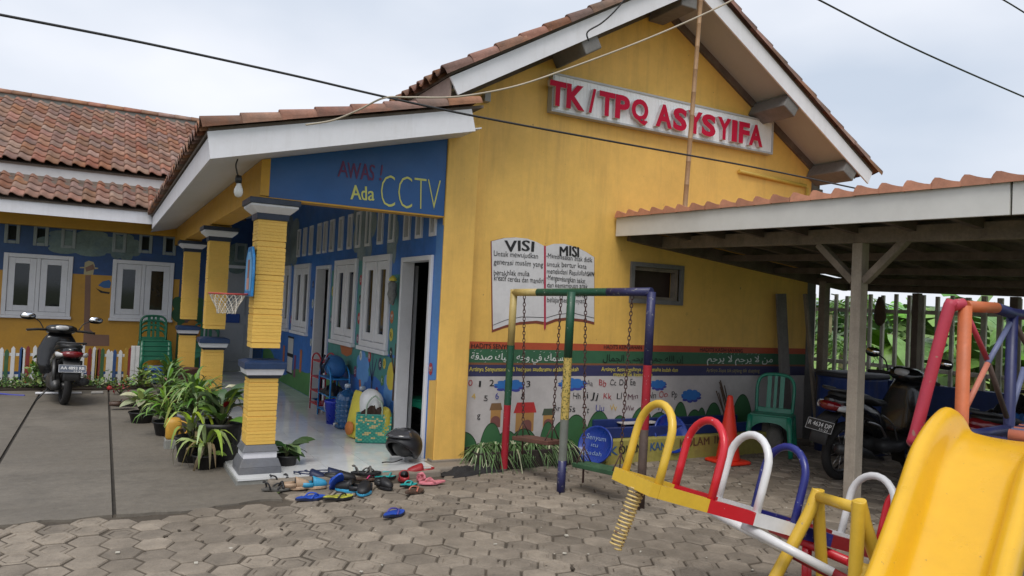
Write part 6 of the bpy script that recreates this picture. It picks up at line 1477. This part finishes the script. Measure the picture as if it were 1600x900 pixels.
# potted plants: leaves are separate blades
def blade_mesh(name, L, wd_, droop, mt, arrow=False, fold=.25):
    m = MB(); n = 7; vs = []
    for k in range(n):
        t = k/(n-1); x = L*(t-.0)*math.cos(droop*t*.9); z = L*(t*math.sin(.0)+0)-L*.5*droop*t*t*.8
        ww = wd_*(math.sin(math.pi*min(1, t*.86+.12))**.8 if not arrow else (math.sin(math.pi*(t*.97+.02))**.65)*(1.25-.6*t)); ww = max(ww, .002)
        vs += [(x, -ww, z+ww*fold), (x, 0, z), (x, ww, z+ww*fold)]
    m.add(vs, [(3*k+q, 3*k+q+1, 3*k+q+4, 3*k+q+3) for k in range(n-1) for q in (0, 1)], True); return m.mesh(name, mt, fix=False)
BL = {k: blade_mesh('leaf', *a) for k, a in dict(strap=(.42, .014, 1.15, leafm['green']), strap2=(.42, .017, 1.5, leafm['lime']), fern=(.20, .022, .9, leafm['green'], True), lily=(.24, .055, .7, leafm['dark'], True), lily2=(.22, .052, .7, leafm['green'], True), var=(.20, .05, .6, leafm['pale'], True), dry=(.36, .02, 1.9, leafm['dry']), red=(.16, .035, .8, leafm['red'], True), lime=(.16, .032, .6, leafm['lime'], True)).items()}
pot_m = mat('black_pot_plastic', (.014, .014, .015), .55, .25, 6, dirt=.4, dcol=(.08, .07, .06))
def pot(t, x, y, r, h, m_, z=0.):
    m = MB(); m.lathe([(r*.74, z), (r*.98, z+h*.9), (r*1.06, z+h*.9), (r*1.06, z+h), (r*.95, z+h), (r*.9, z+h*.86), (.01, z+h*.86)], (x, y, 0), 24); m.build('pot', m_, t)
def potted(x, y, r, h, m_, leaves, label, stems=.12, group='potted plants beside the veranda'):
    t = thing('potted_plant', label, 'potted plant', (x, y, 0), group); pot(t, x, y, r, h, m_)
    st = MB()
    for kind, n, up0, up1, sc in leaves:
        for i in range(n):
            a = random.uniform(0, 2*math.pi); e = R(random.uniform(up0, up1)); q = random.uniform(.75, 1.2)*sc; hgt = h*.9+random.uniform(.2, 1)*stems
            o = bpy.data.objects.new('leaf', BL[kind]); COL.objects.link(o); o.parent = t
            rr_ = r*.6*random.random(); pos = V((math.cos(a)*rr_, math.sin(a)*rr_, hgt))
            o.matrix_local = Matrix.Translation(pos) @ Matrix.Rotation(a, 4, 'Z') @ Matrix.Rotation(-e, 4, 'Y') @ Matrix.Rotation(random.uniform(-.5, .5), 4, 'X') @ Matrix.Scale(q, 4)
            st.tube([V((x, y, h*.85)), V((x, y, 0))+pos], .005, 4, caps=False)
    st.build('stem', MATS['green_stem'], t, fix=False); return t
purple_pot = mat('grey_purple_pot', (.24, .23, .29), .6, .15, 6, dirt=.3, dcol=(.1, .09, .08)); brown_pot = mat('brown_red_pot', (.10, .035, .025), .6, .2, 5)
random.seed(8)
potted(1.03, 7.42, .20, .40, pot_m, [('lily', 16, 15, 70, 1.05), ('lily2', 14, 5, 60, 1.0), ('strap2', 6, 40, 85, 1.1), ('dry', 4, -10, 30, .9), ('red', 2, 30, 60, .8)], 'large black pot of dark lily leaves right behind the nearest column', .26)
potted(.80, 7.62, .14, .24, pot_m, [('strap2', 13, 45, 88, 1.0), ('dry', 6, 0, 40, .8), ('lime', 10, 10, 60, 1)], 'black pot with long drooping lime blades left of the large pot', .16)
potted(.89, 7.28, .11, .13, pot_m, [('strap2', 16, 20, 85, 1.1), ('dry', 9, 0, 60, .85), ('lime', 6, 0, 40, .8)], 'small black pot with drying blades in front of the large pot', .12)
potted(.93, 8.62, .17, .30, purple_pot, [('strap', 60, 45, 88, 1.15), ('fern', 24, 10, 70, 1), ('strap2', 14, 40, 85, 1)], 'grey purple pot of tall grassy leaves behind the yellow jug', .22)
potted(.70, 9.05, .15, .16, pot_m, [('strap', 44, 25, 80, 1.0), ('fern', 24, 10, 70, 1), ('red', 5, 30, 70, 1), ('strap2', 10, 20, 70, 1)], 'low black pot of arching green leaves at the yard side', .2)
potted(.98, 9.6, .16, .20, pot_m, [('strap', 50, 40, 88, 1.1), ('fern', 30, 10, 70, 1.1), ('lily2', 8, 20, 60, .9)], 'pot of dense green blades beside the middle column', .28)
potted(.48, 9.95, .14, .14, pot_m, [('lime', 34, 10, 75, 1.0), ('var', 6, -10, 20, 1.1), ('fern', 18, 10, 60, .9)], 'small pot with pale variegated leaves at the far end of the row', .22)
potted(.78, 10.5, .15, .18, pot_m, [('fern', 34, 15, 75, 1.1), ('strap', 24, 40, 85, 1), ('red', 8, 20, 60, .9), ('lime', 12, 20, 60, 1)], 'bushy pot with reddish tips behind the middle column row', .30)
potted(.88, 11.4, .15, .20, pot_m, [('fern', 46, 20, 80, 1.2), ('lime', 14, 20, 60, 1)], 'farthest leafy pot in front of the brown pot', .40)
potted(1.55, 6.98, .10, .15, pot_m, [('lily', 9, -30, 40, .9), ('lily2', 6, -20, 30, .9)], 'small pot with hanging leaves right of the nearest column', .12)
fl = thing('lily_flower', 'cream white lily flower rising behind the nearest column', 'flower', (1.12, 7.62, .35)); a = PY(364, 604, 7.6)
MB().tube(smooth([(1.06, 7.5, .4), a+V((.04, 0, -.1)), a], 4), .005, 5).build('stem', MATS['green_stem'], fl)
m = MB(); m.loft([(a+V((.045, 0, -.02)), (.004, 0, 0), (0, .004, 0)), (a+V((.01, 0, .0)), (.01, 0, .02), (0, .03, 0)), (a+V((-.04, 0, .005)), (.008, 0, .016), (0, .026, 0)), (a+V((-.075, 0, -.01)), (.002, 0, .002), (0, .004, 0))], 10); m.build('petal', mat('cream_petal', (.62, .60, .42), .5), fl)
jg = thing('jug', 'old yellow plastic jug standing among the pots', 'jug', (.70, 8.30, 0)); bx_ = mat('old_yellow_jug', (.55, .30, .035), .5, .2, 6, dirt=.5, dcol=(.2, .1, .03), dscale=6)
m = MB(); m.loft([((.70, 8.30, z), (k, 0, 0), (0, k, 0)) for z, k in ((.10, .065), (.12, .075), (.26, .075), (.30, .06), (.31, .04))], 16, 4); m.build('body', bx_, jg); m = MB(); m.tube(smooth([(.76, 8.26, .28), (.82, 8.24, .25), (.82, 8.24, .17), (.77, 8.26, .14)], 4), .010, 6); m.build('handle', bx_, jg); m = MB(); m.box(.62, .78, 8.22, 8.38, 0, .10); m.build('base_block', mortar, jg, bevel=.01)
sbx = thing('storage_box', 'blue lidded storage box on the bed beside the stacked chairs', 'storage box', (.86, 14.0, .03)); m = MB(); m.box(.68, 1.08, 13.85, 14.15, .03, .24); m.build('box', mat('blue_clear_box', (.05, .10, .22), .3, .2, 5), sbx, bevel=.02); m = MB(); m.box(.655, 1.105, 13.825, 14.175, .241, .30); m.build('lid', mat('bright_blue_lid', (.015, .10, .45), .35, .1, 4), sbx, bevel=.015)
bpt = thing('plant_pot', 'empty brown red flower pot beside the farthest column', 'flower pot', (1.22, 13.1, 0)); pot(bpt, 1.22, 13.1, .20, .36, brown_pot)
rb = G(171, 610); m = MB(); m.ball(rb+V((0, 0, .035)), .04, 12, 8); m.top('ball', proof, 'small red ball at the end of the yard joint', 'ball')
m = MB(); m.tube(smooth([(-1.95, 13.0, .02), (-1.5, 12.95, .03), (-1.05, 12.7, .012), (-.9, 12.62, .012)], 5), .012, 6); m.top('garden_hose', mat('blue_hose', (.05, .06, .35), .4), 'thin blue hose lying along the flower bed at far left', 'hose')
m = MB(); m.tube([(-.78, 12.72, .03), (-.2, 12.70, .03)], .018, 6); m.top('white_pipe', white_frame, 'short white pipe lying on the yard beside the scooter', 'pipe')
MB().obox((.0, 12.75, .025), (.08, .01, 0), (0, .05, 0), (0, 0, .015)).top('stone', mat('pale_stone', (.35, .34, .32), .8), 'pale flat stone on the yard right of the scooter', 'stone', bevel=.01)

# ================================================================== CABLES AND POLE
def cable(pts, r, m_, label, k=8, e0=0, e1=0):
    q = smooth(pts, k)
    if e0: q = [q[0]+(q[0]-q[2]).normalized()*e0*t for t in (1, .5)]+q
    if e1: q = q+[q[-1]+(q[-1]-q[-3]).normalized()*e1*t for t in (.5, 1)]
    MB().tube(q, r, 6).top('cable', m_, label, 'cable', 'overhead cables')
blk_c = mat('black_cable', (.02, .02, .022), .6); crm_c = mat('cream_cable', (.42, .36, .28), .6)
cable([P(0, 23, 4.6), P(220, 66, 5.05), P(450, 116, 5.5), P(600, 151, 5.8), P(750, 183, 6.1), P(950, 220, 6.7), P(1150, 256, 7.6), P(1260, 278, 8.1), P(1350, 297, 8.6)], .0088, blk_c, 'black cable sagging across the whole front from upper left', e0=9)
cable([P(478, 195, 5.95), P(520, 188, 5.9), P(560, 172, 5.85), P(600, 153, 5.8), P(640, 152, 5.9), P(715, 151, 5.95), P(800, 136, 6.0), P(880, 110, 6.1), P(1000, 65, 6.3), P(1100, 22, 6.5), P(1160, -8, 6.6)], .0075, crm_c, 'cream cable curving up from the veranda roof past the gable', e1=4)
cable([P(1240, -20, 9), P(1280, 0, 9.2), P(1400, 62, 9.8), P(1500, 108, 10.3), P(1620, 160, 10.9)], .012, blk_c, 'black cable crossing the sky at upper right', e0=8, e1=8)
cable([P(1545, -12, 9), P(1575, 4, 9.1), P(1620, 32, 9.3)], .010, blk_c, 'short black cable in the top right corner', e0=8, e1=8)
cable([P(920, 64, 6.25), P(918, 50, 6.22), P(940, 36, 6.22), P(960, 18, 6.22), P(982, -8, 6.2)], .007, blk_c, 'thin black wire hooked on the left gable fascia')
pa, pb = PY(1070, 326, 6.02), PY(1098, -40, 6.02)
bam = mat('bamboo_brown', (.34, .20, .10), .55, .2, 5, streak=.4, dcol=(.15, .08, .04))
m = MB(); L_ = (pb-pa).length; pts = []; rr = []
for i in range(11):
    for dt, r in ((0, .031), (.02, .034), (.04, .031)):
        t = (i+dt)/10.2
        if t <= 1: pts.append(pa.lerp(pb, t)); rr.append(r*(1-.15*t)*.86)
m.tube(pts, rr, 10); m.top('bamboo_pole', bam, 'bamboo pole standing on the carport roof in front of the name board', 'pole')

# ================================================================== GARDEN BEYOND THE FENCE
ban = mat('banana_leaf_green', (.13, .27, .045), .42, .25, 3, rnd=.35, hue=.02, spec=.4); band = mat('banana_leaf_old', (.28, .27, .08), .6, .35, 4, rnd=.3); trunk_b = mat('banana_trunk', (.17, .15, .07), .7, .3, 5, streak=.5, dcol=(.08, .05, .03))
def banana_leaf(mt, torn):
    m = MB(); n = 9; Lf = 1.5
    for s in (-1, 1):
        for k in range(n-1):
            t0, t1 = k/(n-1), (k+1)/(n-1); gap = .25*(1/(n-1)) if torn else 0
            def ptq(t, e):
                w_ = .27*(math.sin(math.pi*min(1, t*.90+.08))**.6); x = Lf*(t-.18*t*t); z = -.62*t*t*Lf*.7
                return V((x, s*w_*e, z-abs(w_*e)*(.35 if not torn else .75)+.04*e))
            m.add([ptq(t0, 0), ptq(t1, 0), ptq(t1-gap, 1), ptq(t0+gap*.3, 1)], [(0, 1, 2, 3)], True)
    m.tube([(Lf*(t-.18*t*t), 0, -.62*t*t*Lf*.7) for t in (0, .25, .5, .75, 1)], [.022, .018, .013, .008, .003], 5); return m.mesh('leaf', mt, fix=False)
BNL = [banana_leaf(ban, False), banana_leaf(ban, True), banana_leaf(band, True)]
def banana(x, y, h, n, label, sc=1.):
    t = thing('banana_plant', label, 'banana plant', (x, y, -.03), 'banana plants beyond the side fence')
    m = MB(); m.tube([(x, y, -.05), (x+.03, y, h*.4), (x, y+.02, h*.75), (x, y, h)], [.11*sc, .10*sc, .08*sc, .05*sc], 10); m.build('trunk', trunk_b, t)
    for i in range(n):
        a = i*2.4+random.uniform(-.4, .4); e = R(random.uniform(20, 78)) if i < n*.7 else R(random.uniform(-60, 0))
        o = bpy.data.objects.new('leaf', BNL[0 if random.random() < .45 else (1 if i < n*.75 else 2)]); COL.objects.link(o); o.parent = t
        o.matrix_local = Matrix.Translation((0, 0, h*random.uniform(.82, 1.0))) @ Matrix.Rotation(a, 4, 'Z') @ Matrix.Rotation(-e, 4, 'Y') @ Matrix.Rotation(random.uniform(-.4, .4), 4, 'X') @ Matrix.Scale(sc*random.uniform(.7, 1.1), 4)
random.seed(14)
for px, d, h, n, sc, lab in ((1392, 12.5, 1.45, 9, .9, 'tall banana plant seen between the slats right of the carport post'), (1440, 10.6, 1.0, 9, .8, 'short banana plant behind the black motorbike'), (1478, 12.8, 1.4, 9, 1.0, 'banana plant with broad leaves behind the red tower rail'), (1520, 10.8, 1.1, 9, .9, 'banana plant between the orange and blue tower posts'), (1560, 12.4, 1.6, 10, 1.05, 'tall banana plant whose crown shows above the slats'), (1600, 10.8, 1.3, 9, .95, 'banana plant at the right edge of the fence'), (1425, 16.5, 1.25, 9, 1.0, 'banana plant far back with drooping leaves'), (1500, 16.0, 1.3, 9, .95, 'banana plant in the back row behind the tower'), (1650, 11.5, 1.5, 9, .9, 'banana plant farthest right beyond the fence')):
    p = P(px, 500, d); banana(p.x, p.y, h, n, lab, sc)
def palm(px, d, h, label):
    p = P(px, 500, d); t = thing('palm_shrub', label, 'palm', (p.x, p.y, -.03)); m = MB()
    for i in range(13):
        a = i*2.4; e = R(random.uniform(15, 80)); dv = V((math.cos(a), math.sin(a), 0)); L = random.uniform(.9, 1.5); rach = []
        for k in range(9):
            s = k/8; rach.append(V((p.x, p.y, h))+dv*L*s*math.cos(e)+V((0, 0, L*(s*math.sin(e)-.75*s*s))))
        m.m = 0; m.tube(rach, .008, 4, caps=False)
        for k in range(1, 9):
            si = V((-dv.y, dv.x, 0))
            for s in (1, -1):
                q = rach[k]; m.add([q, q+si*s*.13+V((0, 0, -.03))+dv*.03, q+si*s*.26*(1-.06*k)+V((0, 0, -.13))+dv*.06, q+si*s*.12+V((0, 0, -.07))+dv*-.01], [(0, 1, 2, 3)])
    m.build('frond', leafm['green'], t, fix=False); MB().tube([(p.x, p.y, -.05), (p.x, p.y, h)], [.09, .06], 8).build('trunk', trunk_b, t)
palm(1318, 15, 1.0, 'small palm with feathery fronds behind the slats left of the carport post'); palm(1345, 22, 2.1, 'taller palm in the field seen above the rail'); palm(1298, 34, 2.2, 'distant palm at the edge of the green field')
m = MB()
for i in range(52):
    p = P(1372+i*6.2+random.uniform(-8, 8), 560, random.uniform(9.8, 13.5)); leafcloud(m, (p.x, p.y, -.05), (.45, .45, random.uniform(.3, .75)), 50, .20, (0, 1, 1, 2, 2, 3), .9)
tag(m.build('undergrowth', [leafm['dark'], leafm['green'], leafm['lime'], leafm['dry']], fix=False), kind='stuff')
m = MB()
for i in range(90):
    p = P(1180+i*6, 500, random.uniform(60, 95)); leafcloud(m, (p.x, p.y, 0), (3.0, 3.0, random.uniform(1.5, 4.5)), 45, 1.3, (0, 0, 1), .9)
tag(m.build('distant_trees', [leafm['dark'], leafm['green']], fix=False), kind='stuff')
# debris on the paving
m = MB(); random.seed(4)
for i in range(170):
    x, y = random.uniform(-2.5, 6.5), random.uniform(3.2, 6.6); z = .004; s = random.uniform(.004, .013)
    m.m = 0 if random.random() < .55 else 1; a = random.uniform(0, 6.28); e = V((math.cos(a)*s, math.sin(a)*s, 0)); f = V((-e.y, e.x, 0))*random.uniform(.3, .9); m.obox((x, y, z), e, f, (0, 0, s*.25))
tag(m.build('litter', [mat('pale_crumb', (.5, .47, .4), .8), mat('dark_crumb', (.07, .055, .04), .9)], fix=False), kind='stuff')
